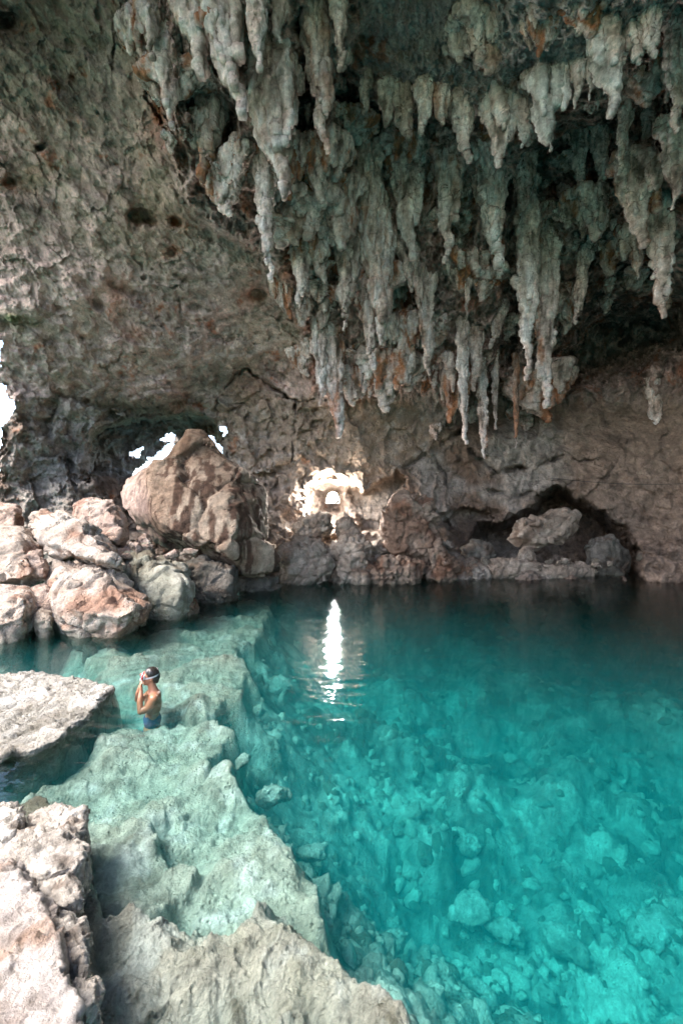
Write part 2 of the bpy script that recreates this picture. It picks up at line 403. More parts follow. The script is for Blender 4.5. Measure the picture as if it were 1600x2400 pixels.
SP = [(1340, 1200, 120, 55, c_dark, .7), (1110, 1220, 80, 35, c_dark, .6), (100, 130, 160, 210, np.array([.17, .17, .125]), .6), (250, 210, 45, 170, np.array([.46, .45, .38]), .55), (110, 630, 180, 80, np.array([.50, .47, .40]), .6), (400, 700, 110, 150, np.array([.20, .19, .17]), .45), (500, 560, 80, 170, np.array([.44, .43, .42]), .5), (200, 880, 130, 60, np.array([.19, .20, .15]), .5), (300, 1010, 110, 60, np.array([.30, .33, .38]), .7), (757, 1155, 55, 45, np.array([.5, .46, .42]), .8), (25, 50, 38, 40, c_brown * .6, .9), (165, 180, 14, 14, c_rust, .8), (22, 415, 24, 20, c_rust, .95), (60, 405, 60, 35, np.array([.4, .34, .24]), .7), (325, 498, 36, 24, c_rust * .8, .9),  # includes painted hollow shade, bluish skylight by the boulder, and lamp glow in niche
      (350, 470, 90, 110, np.array([.33, .29, .2]), .55), (402, 508, 20, 16, c_rust, .85), (395, 580, 18, 14, c_rust, .7), (95, 338, 22, 22, c_brown, .7),
      (365, 225, 20, 75, c_rust, .95), (345, 60, 50, 30, c_rust * .8, .7), (400, 320, 60, 45, c_rust, .5), (540, 370, 28, 50, np.array([.36, .2, .1]), .8), (590, 675, 40, 22, c_rust, .75),
      (265, 675, 35, 40, c_rust * 1.3, .45), (310, 765, 30, 20, c_rust * .8, .6), (415, 925, 40, 40, c_rust, .5), (685, 220, 35, 110, c_brown * .7, .8), (500, 270, 60, 60, c_brown, .7),
      (35, 735, 60, 22, np.array([.06, .10, .03]), .85), (260, 940, 110, 30, np.array([.10, .13, .09]), .6), (480, 860, 90, 60, np.array([.16, .21, .17]), .6), (640, 420, 60, 60, np.array([.32, .38, .35]), .8),
      (625, 600, 26, 260, np.array([.34, .35, .32]), .6), (140, 540, 90, 40, np.array([.42, .35, .30]), .45), (60, 640, 110, 60, np.array([.40, .38, .32]), .5), (850, 470, 24, 80, c_rust, .8),
      (770, 800, 40, 110, c_brown, .6), (660, 600, 18, 60, c_rust, .6), (1010, 120, 60, 40, c_brown, .5), (1120, 920, 60, 80, c_brown * 1.1, .6), (580, 880, 70, 30, c_brown, .5), (830, 1050, 80, 40, np.array([.42, .33, .25]), .6),
      (700, 1000, 60, 110, np.array([.38, .3, .22]), .5), (130, 1060, 60, 90, np.array([.20, .22, .23]), .6), (720, 1160, 80, 60, np.array([.5, .45, .4]), .5)]  # last patch: floodlight glow painted pale around the niche
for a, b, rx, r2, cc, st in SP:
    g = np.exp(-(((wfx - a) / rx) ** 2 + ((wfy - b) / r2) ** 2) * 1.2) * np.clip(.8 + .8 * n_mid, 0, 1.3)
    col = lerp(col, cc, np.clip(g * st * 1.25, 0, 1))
for pts, wd, dd in CRACKS:
    col = lerp(col, c_dark * .5, crk * np.exp(-(seg_dist(wfx, wfy, pts) / (wd * .7)) ** 2) * .6)
col = lerp(col, c_brown * .9, leftz * pitm * .55)
col = lerp(col, c_tan * .9, leftz * sm(.15, .6, fbm(P, .7, 5, .6, 113)) * .25)
col = lerp(col, c_rust * 1.2, leftz * sm(.36, .68, fbm(P, 1.3, 5, .65, 115)) * .7)
col = lerp(col, c_rust, drap * sm(.22, .55, fbm(P * np.array([1, 1, .4]), 1.1, 5, .6, 117)) * .7)
col = col * lerp(np.array([1.34, 1.06, 1.06]), np.array([1.06, .98, .95]), lowz)
col = np.clip(col * (1 + .30 * n_fin)[:, None], .01, .8)
nr, nc = gx.shape
kf = keep.reshape(nr, nc); kf = kf[:-1, :-1] & kf[1:, :-1] & kf[:-1, 1:] & kf[1:, 1:]
faces = grid_faces(nr, nc, kf)
used = np.zeros(len(px), bool); used[faces.ravel()] = True
remap = np.cumsum(used) - 1
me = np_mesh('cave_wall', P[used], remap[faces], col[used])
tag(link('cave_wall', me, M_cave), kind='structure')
DG = D.reshape(nr, nc)
def shell_Y(x, y):
    i = int(np.clip(np.searchsorted(LONGPY, y), 0, nr - 1)); j = int(np.clip(np.searchsorted(LONGPX, x), 0, nc - 1))
    return float(DG[max(0, i - 3):i + 4, max(0, j - 3):j + 4].mean())

# right and rear flank of the cave, out of the frame: closes the chamber against the light
th = np.linspace(math.radians(28), math.radians(-58), 70); zz = np.linspace(-6, 15, 40)
T, Z = np.meshgrid(th, zz); T = T.ravel(); Z = Z.ravel()
Rr = 15 - 3.5 * sm(5, 15, Z) 
Pc = np.c_[Rr * np.cos(T) + 2, Rr * np.sin(T) * .8, Z]
Pc = Pc * (1 - .06 * fbm(Pc, .2, 5, .5, 201))[:, None]
me = np_mesh('cave_flank', Pc, grid_faces(40, 70), np.clip(.2 + .1 * fbm(Pc, .5, 3, .5, 5), .05, .5)[:, None] * np.array([1, .9, .78]))
tag(link('cave_flank', me, M_cave), kind='structure')

# roof added overhead, out of the frame, its lip shaped to shade the water
rX, rY = np.meshgrid(np.linspace(-14, 20, 150), np.linspace(-9, 6.5, 90)); R3 = np.c_[rX.ravel(), rY.ravel(), 0 * rX.ravel()]
lip = np.interp(rX.ravel() + .8 * fbm(R3, .5, 4, .5, 77), [-14, -10, -7, 0, 18, 20], [6.2, 5.2, 2.6, -1.2, -8, -8.5])
kk = (rY.ravel() > lip).reshape(rX.shape); kk = kk[:-1, :-1] & kk[1:, :-1] & kk[:-1, 1:] & kk[1:, 1:]
me = np_mesh('cave_roof_shade', np.c_[rX.ravel(), rY.ravel(), 14.0 + 1.1 * fbm(R3, .35, 6, .55, 78)], grid_faces(90, 150, kk), np.tile([.2, .19, .17], (rX.size, 1)))
tag(link('cave_roof_shade', me, M_cave), kind='structure')

# ------------------------------------------------------------------ pool floor
def polyZ(pp, z): return [tuple(PZ(a, b, z)[:2]) for a, b in pp]
PLAT = [  # outline in the photo, top height, side slope (m drop per m), roughness, colour key
    ([(60, 1475), (200, 1448), (330, 1432), (440, 1400), (560, 1378), (615, 1395), (600, 1440), (545, 1500), (565, 1555), (545, 1600), (500, 1618), (440, 1650), (400, 1640), (372, 1575), (300, 1565), (230, 1560), (250, 1530), (180, 1520), (250, 1490), (150, 1500)], -.34, .8, .16, 'mid'),
    ([(40, 1850), (180, 1760), (240, 1700), (300, 1672), (430, 1662), (520, 1690), (478, 1745), (470, 1800), (430, 1850), (400, 1880), (300, 1900), (180, 1925), (40, 1925)], -.34, 2, .14, 'shelf'),
    ([(170, 1895), (300, 1880), (395, 1898), (418, 1960), (395, 2050), (300, 2100), (190, 2110), (180, 2000)], -.22, 2, .16, 'shelf'),
    ([(395, 1900), (455, 1830), (500, 1775), (552, 1762), (560, 1830), (605, 1865), (640, 1950), (690, 2050), (760, 2130), (700, 2180), (500, 2180), (395, 2090)], -.34, 1.2, .16, 'shelf'),
    ([(205, 2140), (290, 2095), (420, 2120), (540, 2150), (620, 2110), (700, 2150), (760, 2200), (830, 2270), (868, 2352), (900, 2560), (205, 2560)], -.11, .8, .21, 'top'),
    ([(-500, 1850), (60, 1840), (150, 1880), (190, 1960), (165, 2020), (195, 2100), (205, 2200), (225, 2352), (225, 3200), (-500, 3200)], -.05, 3, .1, 'top'),
    ([(-400, 1560), (0, 1556), (120, 1552), (200, 1566), (250, 1585), (225, 1615), (190, 1655), (140, 1695), (75, 1725), (0, 1745), (-400, 1850)], -.10, 3, .06, 'top')]
cols = np.r_[np.arange(-700, -20, 14.0), np.arange(-20, 1590, 2.6), np.arange(1592, 2300, 14.0)]
Yr = 2.4 * F / (np.r_[np.arange(1296, 1400, 1.6), np.arange(1400, 2420, 2.6)] - 1176)
gxx, gyy = np.meshgrid(cols, Yr[::-1])
X = (gxx.ravel() - 784) / F * np.maximum(gyy.ravel(), 1.2); Y = gyy.ravel()
# the sheet also reaches under and behind the camera
xs2 = np.linspace(X.min(), X.max(), 2)
P2 = np.c_[X, Y, 0 * X]
wX = X + .24 * fbm(P2, 1.5, 5, .42, 301); wY = Y + .24 * fbm(P2, 1.5, 5, .42, 307)
b1, b2, bc = worley(P2 + .18 * fbm(P2, 1.5, 3, .5, 311)[:, None], 1.05, 7)
c1, c2, cc_ = worley(P2 + .1 * fbm(P2, 3, 3, .5, 313)[:, None], 2.7, 9)
lump = np.clip(1 - b1 * 1.25, 0, 1) ** .6 * ((bc & 255) / 255.0)
lump2 = np.clip(1 - c1 * 1.3, 0, 1) ** .6 * ((cc_ & 255) / 255.0)
far = sm(13, 18.5, Y)
pf1, pe1 = facet(P2 + .2 * fbm(P2, 1.2, 4, .5, 327)[:, None], .9, 31); pf2, pe2 = facet(P2 + .1 * fbm(P2, 3, 4, .5, 328)[:, None], 2.6, 33)
h = -2.4 + 1.0 * fbm(P2, .28, 3, .5, 321) + .22 * lump + .16 * lump2 + .14 * pf1 + .05 * pf2 + .13 * fbm(P2, 2.6, 5, .6, 325)
DROP = [tuple(PZ(a, b)[:2]) for a, b in [(880, 2560), (860, 2352), (740, 2120), (640, 1950), (600, 1850), (540, 1700), (600, 1560), (640, 1450), (620, 1380), (700, 1345)]]
dl = poly_sd(wX, wY, DROP + [(-3, 16), (-14, 16), (-14, 1.0)])      # <0 on the shallow side
bank = 1 - sm(-.7, 2.6, dl)
bench = -1.15 + .35 * lump + .2 * lump2 + .25 * fbm(P2, .9, 5, .55, 331)
h = lerp(h[:, None], bench[:, None], bank)[:, 0]
h = np.maximum(h, h * (1 - far) + (-.25 + .3 * lump2) * far)
fc = np.tile(np.array([.42, .43, .38]), (len(X), 1))
nb = fbm(P2, .9, 5, .55, 341); nf = fbm(P2, 5, 5, .65, 343)
fc = lerp(fc, np.array([.80, .78, .68]), sm(-.1, .4, lump * .4 + lump2 * .6 + nb * .5 + .4 * nf - .25))
fc = lerp(fc, np.array([.06, .07, .05]), sm(-.12, .38, -nb + .5 * nf - .3 * lump) * .9)
fc = lerp(fc, np.array([.05, .05, .045]), np.exp(-(pe1 / .06) ** 2) * .6)
KC = {'mid': np.array([.56, .53, .44]), 'shelf': np.array([.56, .55, .46]), 'top': np.array([.62, .55, .47])}
for pp, zt, sl, ro, key in PLAT:
    s = poly_sd(wX, wY, polyZ(pp, zt))
    rr = ro * (1.25 * fbm(P2, 1.3, 4, .5, 351) + .16 * pf2 + .18 * ridged(P2, 3.0, 5, .62, 353) + .20 * fbm(P2, 9, 4, .6, 357))
    top = zt + rr - np.maximum(s, 0) * sl * 1.1 - .22 * sm(-.04, .2, s) - .12 * (1 - sm(-.18, 0, -np.abs(s)))*0
    use = top > h
    hk = np.clip(.5 + .5 * (top - h) / .16, 0, 1); h = top * hk + h * (1 - hk) + .16 * hk * (1 - hk)
    t = KC[key] * (1 + .0 * nb[:, None])
    kc = lerp(t, np.array([.30, .27, .20]), sm(.05, .6, nb + .3 * nf) * .6)
    kc = lerp(kc, np.array([.12, .10, .075]), sm(.0, .45, -nb + .8 * nf) * (.85 if key == 'top' else .6))
    kc = lerp(kc, np.array([.80, .78, .73]), sm(.05, .5, fbm(P2, 2.2, 6, .62, 361)) * .7)
    fc = np.where((use & (s < .25))[:, None], kc, fc)
fc = lerp(fc, np.array([.16, .19, .12]), sm(-.05, .12, -np.abs(h + .02) + .1) * .25)
fc = lerp(fc, np.array([.17, .14, .095]), np.exp(-((h - .03 - .03 * nf) / .035) ** 2) * .6)
fc = fc * (1 + .25 * nf)[:, None]
me = np_mesh('pool_floor', np.c_[X, Y, h], grid_faces(*gxx.shape), np.clip(fc, .02, .85))
tag(link('pool_floor', me, M_near), kind='structure')
# bed continuing under and behind the camera, and the land outside the cave
gX, gY = np.meshgrid(np.linspace(-16, 16, 80), np.linspace(-14, 2.15, 50))
gz = -1.0 + 1.3 * fbm(np.c_[gX.ravel(), gY.ravel(), 0 * gX.ravel()], .3, 5, .5, 9) * .6 - 1.6 * sm(-1, 3, gX.ravel()) + 1.2 * sm(1, -3, gY.ravel()) - .6
me = np_mesh('ground', np.c_[gX.ravel(), gY.ravel(), gz], grid_faces(50, 80)[:, ::-1], np.tile([.4, .38, .33], (gX.size, 1)))
tag(link('ground', me, M_rock), kind='structure')
a = np.linspace(-1, 1, 60); a = np.sign(a) * np.abs(a) ** 3 * 900
gX, gY = np.meshgrid(a, a); gz = -9 + 10 * sm(28, 60, np.hypot(gX, gY).ravel())+ 3*fbm(np.c_[gX.ravel(), gY.ravel(), 0 * gX.ravel()], .02, 3, .5, 9)
me = np_mesh('terrain', np.c_[gX.ravel(), gY.ravel(), gz], grid_faces(60, 60)[:, ::-1], np.tile([.12, .15, .07], (gX.size, 1)))
tag(link('terrain', me, M_rock), kind='structure')

# ------------------------------------------------------------------ water
def water():
    bm = bmesh.new()
    bmesh.ops.create_cube(bm, size=1)
    for v in bm.verts: v.co = Vector((v.co.x * 50, v.co.y * 40 + 8, (v.co.z - .5) * 7.5))
    me = bpy.data.meshes.new('water'); bm.to_mesh(me); bm.free()
    m = bpy.data.materials.new('clear_turquoise_water'); m.use_nodes = True
    t = m.node_tree; N = t.nodes; L = t.links; N.clear()
    out = N.new('ShaderNodeOutputMaterial')
    tr = N.new('ShaderNodeBsdfTransparent'); tr.inputs[0].default_value = (.97, 1, 1, 1)
    gl = N.new('ShaderNodeBsdfGlossy'); gl.inputs['Roughness'].default_value = .05
    fr = N.new('ShaderNodeFresnel'); fr.inputs[0].default_value = 1.33
    mx = N.new('ShaderNodeMixShader')
    L.new(fr.outputs[0], mx.inputs[0]); L.new(tr.outputs[0], mx.inputs[1]); L.new(gl.outputs[0], mx.inputs[2]); L.new(mx.outputs[0], out.inputs[0])
    geo = N.new('ShaderNodeNewGeometry')
    mp = N.new('ShaderNodeMapping'); mp.inputs['Scale'].default_value = (1.1, 2.2, 1); mp.inputs['Rotation'].default_value = (0, 0, .25)
    L.new(geo.outputs['Position'], mp.inputs['Vector'])
    n = N.new('ShaderNodeTexNoise'); n.inputs['Scale'].default_value = 1.6; n.inputs['Detail'].default_value = 4; n.inputs['Roughness'].default_value = .5; n.inputs['Distortion'].default_value = .4
    L.new(mp.outputs[0], n.inputs['Vector'])
    # rings spreading from the bather
    vs = N.new('ShaderNodeVectorMath'); vs.operation = 'DISTANCE'; vs.inputs[1].default_value = (-2.5, 6.05, 0)
    L.new(geo.outputs['Position'], vs.inputs[0])
    sn = N.new('ShaderNodeMath'); sn.operation = 'MULTIPLY'; sn.inputs[1].default_value = 26; L.new(vs.outputs['Value'], sn.inputs[0])
    ss = N.new('ShaderNodeMath'); ss.operation = 'SINE'; L.new(sn.outputs[0], ss.inputs[0])
    fo = N.new('ShaderNodeMapRange'); L.new(vs.outputs['Value'], fo.inputs[0])
    for i, q in enumerate((.2, 2.4, .26, 0)): fo.inputs[i + 1].default_value = q
    mu = N.new('ShaderNodeMath'); mu.operation = 'MULTIPLY'; L.new(ss.outputs[0], mu.inputs[0]); L.new(fo.outputs[0], mu.inputs[1])
    n2 = N.new('ShaderNodeTexNoise'); n2.inputs['Scale'].default_value = 7; n2.inputs['Detail'].default_value = 3; L.new(mp.outputs[0], n2.inputs['Vector'])
    m2 = N.new('ShaderNodeMath'); m2.operation = 'MULTIPLY'; m2.inputs[1].default_value = .16; L.new(n2.outputs['Fac'], m2.inputs[0])
    a2 = N.new('ShaderNodeMath'); a2.operation = 'ADD'; L.new(n.outputs['Fac'], a2.inputs[0]); L.new(m2.outputs[0], a2.inputs[1])
    ad = N.new('ShaderNodeMath'); ad.operation = 'ADD'; L.new(a2.outputs[0], ad.inputs[0]); L.new(mu.outputs[0], ad.inputs[1])
    bp = N.new('ShaderNodeBump'); bp.inputs['Strength'].default_value = .38; bp.inputs['Distance'].default_value = .05
    L.new(ad.outputs[0], bp.inputs['Height']); L.new(bp.outputs[0], gl.inputs['Normal']); L.new(bp.outputs[0], fr.inputs['Normal'])
    va = N.new('ShaderNodeVolumeAbsorption'); va.inputs['Color'].default_value = (0, .868, .885, 1); va.inputs['Density'].default_value = .44
    vsc = N.new('ShaderNodeVolumeScatter'); vsc.inputs['Color'].default_value = (.02, .60, .66, 1); vsc.inputs['Density'].default_value = .11
    av = N.new('ShaderNodeAddShader'); L.new(va.outputs[0], av.inputs[0]); L.new(vsc.outputs[0], av.inputs[1]); L.new(av.outputs[0], out.inputs['Volume'])
    tag(link('water', me, m), kind='structure')
water()

# ------------------------------------------------------------------ boulders
def hull_rock(name, pts, voxel, amp, mat, colf, label, cat='rock', group=None, seed=1, strata=.0, freq=1.0, sharp=.5):
    bm = bmesh.new()
    for grp in (pts if isinstance(pts[0], list) and np.ndim(pts[0][0]) else [pts]):
        vs = [bm.verts.new(Vector([float(q) for q in p])) for p in grp]
        r = bmesh.ops.convex_hull(bm, input=vs)
        junk = [e for e in r['geom_interior'] + r['geom_unused'] if isinstance(e, bmesh.types.BMVert)]
        if junk: bmesh.ops.delete(bm, geom=list(set(junk)), context='VERTS')
    me = remesh(bm, voxel, 1)
    V, Nn = get_vn(me)
    size = float(np.linalg.norm(V.max(0) - V.min(0))); big = size > 5.2; fk = .8 if big else 1.05
    f = freq * (2.5 if big else 2.2) / size
    F1, F2, c = worley(V + .12 * size * fbm(V, f, 3, .5, seed)[:, None], f * 1.1, seed)
    chip = ((c & 255) / 255.0 - .5)
    d = amp * size * (.75 * fbm(V, f, 7, .55, seed) + sharp * .35 * ridged(V, f * 2.2, 4, .6, seed + 5) + sharp * .4 * chip * sm(0, .12, F2 - F1) - .4 * np.exp(-((F2 - F1) / .05) ** 2))
    p1, p2, _ = worley(V, f * 7, seed + 9)
    f3, e3 = facet(V + .10 * size * fbm(V, f * 1.5, 4, .55, seed + 2)[:, None], f * 1.5, seed + 21); f4, e4 = facet(V + .05 * size * fbm(V, f * 4, 3, .5, seed + 4)[:, None], f * 4.2, seed + 23)
    if big: d = .38 * d + amp * size * .13 * ridged(V * np.array([1, 1, .22]) + .2 * fbm(V, 1, 3, .5, 2)[:, None], 1.5, 4, .6, seed + 50)
    d = d + amp * size * (fk * f3 + (.16 if big else .6) * f4 - .25 * np.exp(-(e3 / .04) ** 2))
    d = d - amp * size * (.10 if big else .30) * (1 - sm(.1, .42, p1)) * sm(-.1, .4, fbm(V, f * 1.5, 3, .5, seed + 3))
    if strata:
        zz = V[:, 2] + .15 * size * fbm(V, f * .6, 3, .5, seed + 7)
        d = d + strata * size * np.sin(zz / size * 38 + 3 * fbm(V, f, 2, .5, seed + 8)) * .5
    V = V + Nn * d[:, None]
    put_v(me, V); _, N2 = get_vn(me)
    set_col(me, np.clip(colf(V, N2, f, seed), .012, .85))
    base = [V[:, 0].mean(), V[:, 1].mean(), V[:, 2].min()]
    o = link(name, me, mat, origin=base)
    return tag(o, label, cat, group)
def pal(c_a, c_b, c_stain, stain=.5, lo=None, streak=False):
    c_a = np.array(c_a); c_b = np.array(c_b); c_stain = np.array(c_stain)
    def f(V, Nn, fr, seed):
        n = fbm(V, fr * 1.3, 5, .6, seed + 31); n2 = fbm(V, fr * 4, 5, .65, seed + 37)
        c = lerp(np.tile(c_a, (len(V), 1)), c_b, sm(-.3, .5, n + .3 * n2))
        Vs = V * np.array([1, 1, .10]) if streak else V
        s = fbm(Vs, fr * (13 if streak else 1.7), 4, .55, seed + 41)
        c = lerp(c, c_stain, (sm(-.05, .22, s) if streak else sm(.08, .5, s)) * stain)
        c = lerp(c, np.array([.14, .10, .07]), sm(.12, .5, -n * .6 + n2 * .5 - .1) * .6)
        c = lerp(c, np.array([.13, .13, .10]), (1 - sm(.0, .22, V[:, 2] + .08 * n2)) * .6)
        return c * (1 + .22 * n2)[:, None]
    return f
P_white = pal((.48, .38, .31), (.60, .52, .45), (.30, .14, .08), .75)
P_pink = pal((.48, .34, .27), (.58, .46, .39), (.30, .15, .10), .65)
P_greyg = pal((.34, .33, .26), (.48, .45, .37), (.20, .15, .09), .6)
_pb = pal((.30, .195, .13), (.46, .35, .26), (.07, .03, .016), .9, streak=True)
def P_brown(V, Nn, fr, seed):
    c = _pb(V, Nn, fr, seed)
    c = lerp(c, np.array([.56, .40, .33]), (1 - sm(-6.0, -5.3, V[:, 0] + .35 * fbm(V, 1.2, 4, .6, 3) + .25 * (V[:, 2] - 2.5))) * .8)
    return lerp(c, np.array([.16, .09, .05]), sm(3.6, 4.4, V[:, 2] + .3 * fbm(V, 1.5, 4, .6, 4)) * .7)
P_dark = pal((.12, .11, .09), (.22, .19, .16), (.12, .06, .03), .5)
P_tan = pal((.34, .26, .2), (.50, .41, .33), (.13, .07, .04), .65)
P_rust = pal((.23, .145, .10), (.34, .25, .19), (.17, .07, .035), .7)
P_near = pal((.48, .42, .36), (.66, .60, .53), (.17, .12, .085), .7)
P_slab = pal((.60, .53, .46), (.74, .68, .62), (.24, .19, .14), .6)
P_npink = pal((.43, .36, .315), (.54, .475, .43), (.34, .19, .11), .6)
def face_rock(outline, Y, thick, tilt=.0, bulge=.66, ctr=None, back=1.0):
    """outline seen in the photo at distance Y, swelling toward and away from the camera"""
    A = np.array(outline, float); c = A.mean(0) if ctr is None else np.array(ctr, float)
    pts = []
    for a, b in A:
        y = Y + tilt * (c[1] - b) / 100
        pts.append(PX(a, b, y))
        a2, b2 = c + (np.array([a, b]) - c) * bulge; y2 = Y + tilt * (c[1] - b2) / 100
        pts.append(PX(a2, b2, y2 - thick)); 
        pts.append(PX(a2, b2, y2 + thick * back))
    return pts
ROCKS = [
 # name, outline, Y, thick, tilt, voxel, amp, palette, label, strata
 ('boulder', [(435,1003),(400,1028),(345,1055),(290,1095),(276,1130),(280,1165),(300,1192),(350,1240),(420,1270),(490,1278),(540,1308),(562,1322),(600,1318),(634,1290),(638,1270),(616,1225),(612,1160),(598,1108),(545,1075),(510,1045),(490,1018),(462,1003)], 13.9, 1.5, .5, .045, .035, P_brown, 'huge pointed brown streaked boulder leaning over the back of the pool', 0),
 ('rock', [(165,1160),(190,1143),(240,1147),(270,1160),(295,1200),(300,1235),(290,1262),(230,1262),(190,1230),(165,1200)], 12.4, .8, .6, .04, .035, P_pink, 'smooth pink rock tucked against the left side of the huge boulder', 0),
 ('rock', [(-70,1160),(0,1153),(40,1157),(55,1175),(52,1215),(0,1235),(-70,1235)], 12.0, .7, .3, .04, .03, P_pink, 'pinkish block at the top left end of the rock pile', 0),
 ('rock', [(67,1176),(85,1168),(130,1170),(190,1193),(205,1210),(250,1243),(286,1290),(296,1312),(245,1306),(185,1290),(125,1272),(76,1240),(64,1210)], 11.0, .9, 1.2, .035, .03, P_white, 'tilted white slab overhanging the middle of the left rock pile', .004),
 ('rock', [(-80,1220),(0,1208),(50,1215),(90,1270),(98,1330),(60,1352),(0,1352),(-80,1350)], 10.6, .8, .8, .035, .04, P_white, 'pale fissured rock at left edge under the pinkish block', 0),
 ('rock', [(48,1270),(70,1258),(95,1265),(110,1300),(108,1335),(60,1330)], 10.3, .35, .5, .03, .04, P_pink, 'small upright pale rock leaning in front of the tilted white slab', 0),
 ('rock', [(102,1330),(125,1285),(190,1288),(262,1310),(292,1345),(306,1380),(345,1395),(340,1425),(300,1442),(240,1432),(180,1425),(122,1408),(108,1370)], 9.7, .85, .9, .032, .032, P_white, 'broad pale rock with undercut edge hanging over the dark water', 0),
 ('rock', [(-80,1352),(0,1345),(60,1350),(82,1385),(75,1420),(40,1440),(0,1452),(-80,1462)], 9.1, .6, .6, .03, .035, P_white, 'low pitted pale rock on the waterline at the left edge', 0),
 ('rock', [(70,1350),(105,1340),(132,1358),(128,1400),(92,1410),(72,1392)], 9.5, .35, .5, .028, .035, P_pink, 'rounded pale rock wedged between the two waterline rocks', 0),
 ('rock', [(76,1412),(92,1398),(118,1404),(122,1425),(108,1452),(84,1448)], 9.0, .3, .2, .025, .03, P_tan, 'small tan rock standing in the water under the broad pale rock', 0),
 ('rock', [(268,1275),(330,1258),(385,1270),(425,1300),(442,1345),(436,1385),(400,1402),(350,1396),(300,1360),(275,1320)], 11.2, .8, .8, .035, .038, P_greyg, 'grey green rock with a rusty foot between pile and boulder', 0),
 ('rock', [(314,1235),(332,1226),(350,1240),(348,1262),(322,1264)], 12.2, .25, 0, .025, .035, P_pink, 'fist shaped pink rock under the left corner of the huge boulder', 0),
 ('rock', [(245,1255),(300,1248),(318,1270),(310,1300),(270,1310),(248,1290)], 11.9, .4, 0, .03, .035, P_pink, 'pale rock behind the nose of the tilted white slab', 0),
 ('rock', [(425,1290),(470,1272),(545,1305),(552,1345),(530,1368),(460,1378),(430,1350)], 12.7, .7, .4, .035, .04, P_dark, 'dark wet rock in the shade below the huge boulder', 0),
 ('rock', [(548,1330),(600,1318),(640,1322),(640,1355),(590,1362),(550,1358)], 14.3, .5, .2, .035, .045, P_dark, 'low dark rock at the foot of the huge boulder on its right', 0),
 ('rock', [(340,1370),(400,1362),(446,1372),(452,1392),(400,1408),(350,1405)], 10.9, .4, 0, .028, .045, P_rust, 'rusty knobbly rock at the waterline below the grey green one', 0),
 ('rock', [(640,1262),(680,1232),(738,1238),(770,1290),(768,1330),(700,1342),(645,1335)], 15.8, .8, .4, .04, .075, P_tan, 'brown rock on the far shore directly right of the huge boulder', 0),
 ('rock', [(662,1215),(700,1180),(752,1182),(768,1215),(735,1245),(680,1248)], 16.8, .5, .2, .035, .08, P_tan, 'jagged pale rock just below the bright floodlight', 0),
 ('rock', [(752,1268),(790,1232),(838,1240),(856,1290),(846,1336),(768,1338)], 15.9, .7, .3, .04, .075, P_tan, 'brown shore rock straight under the floodlight niche', 0),
 ('rock', [(768,1200),(790,1178),(806,1210),(850,1240),(845,1262),(786,1256)], 16.9, .4, 0, .035, .075, P_tan, 'slanting pale rock spur at the right side of the floodlight', 0),
 ('rock', [(838,1300),(870,1278),(930,1285),(972,1290),(968,1325),(900,1345),(840,1340)], 15.6, .6, .2, .035, .07, P_rust, 'flat layered rusty slab at the waterline in the centre of far shore', .008),
 ('rock', [(880,1180),(905,1130),(955,1120),(990,1150),(1002,1230),(1000,1290),(940,1296),(890,1270)], 16.9, .7, .3, .04, .075, P_rust, 'upright brown rock pillar behind the layered rusty slab', 0),
 ('rock', [(985,1262),(1012,1228),(1022,1290),(1050,1316),(1000,1330),(975,1318)], 16.1, .4, .1, .035, .075, P_rust, 'thin upright rusty rock right of the brown pillar', 0),
 ('rock', [(1160,1240),(1190,1198),(1245,1180),(1300,1172),(1330,1182),(1326,1225),(1290,1252),(1220,1262)], 17.9, .7, .4, .04, .045, P_tan, 'angular tan rock lying in the dark hollow of the far wall', 0),
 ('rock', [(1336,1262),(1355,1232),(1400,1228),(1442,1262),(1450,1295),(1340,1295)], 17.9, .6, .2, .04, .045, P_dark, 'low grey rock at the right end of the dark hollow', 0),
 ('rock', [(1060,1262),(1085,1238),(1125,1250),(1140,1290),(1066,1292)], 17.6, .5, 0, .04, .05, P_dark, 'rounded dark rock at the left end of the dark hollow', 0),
 ('rock', [(1178,1290),(1200,1254),(1222,1258),(1230,1292)], 17.2, .35, 0, .03, .05, P_tan, 'small pointed tan rock in front of the angular tan rock', 0),
 ('rock', [(1080,1300),(1130,1284),(1240,1286),(1340,1290),(1372,1302),(1368,1322),(1200,1326),(1090,1322)], 17.0, .6, .1, .04, .035, P_tan, 'long low pale ledge along the waterline before the dark hollow', .006),
 ('rock', [(1020,1312),(1050,1292),(1095,1300),(1100,1325),(1030,1334)], 16.6, .4, 0, .035, .05, P_rust, 'small brown rock at waterline left of the long low ledge', 0),
]
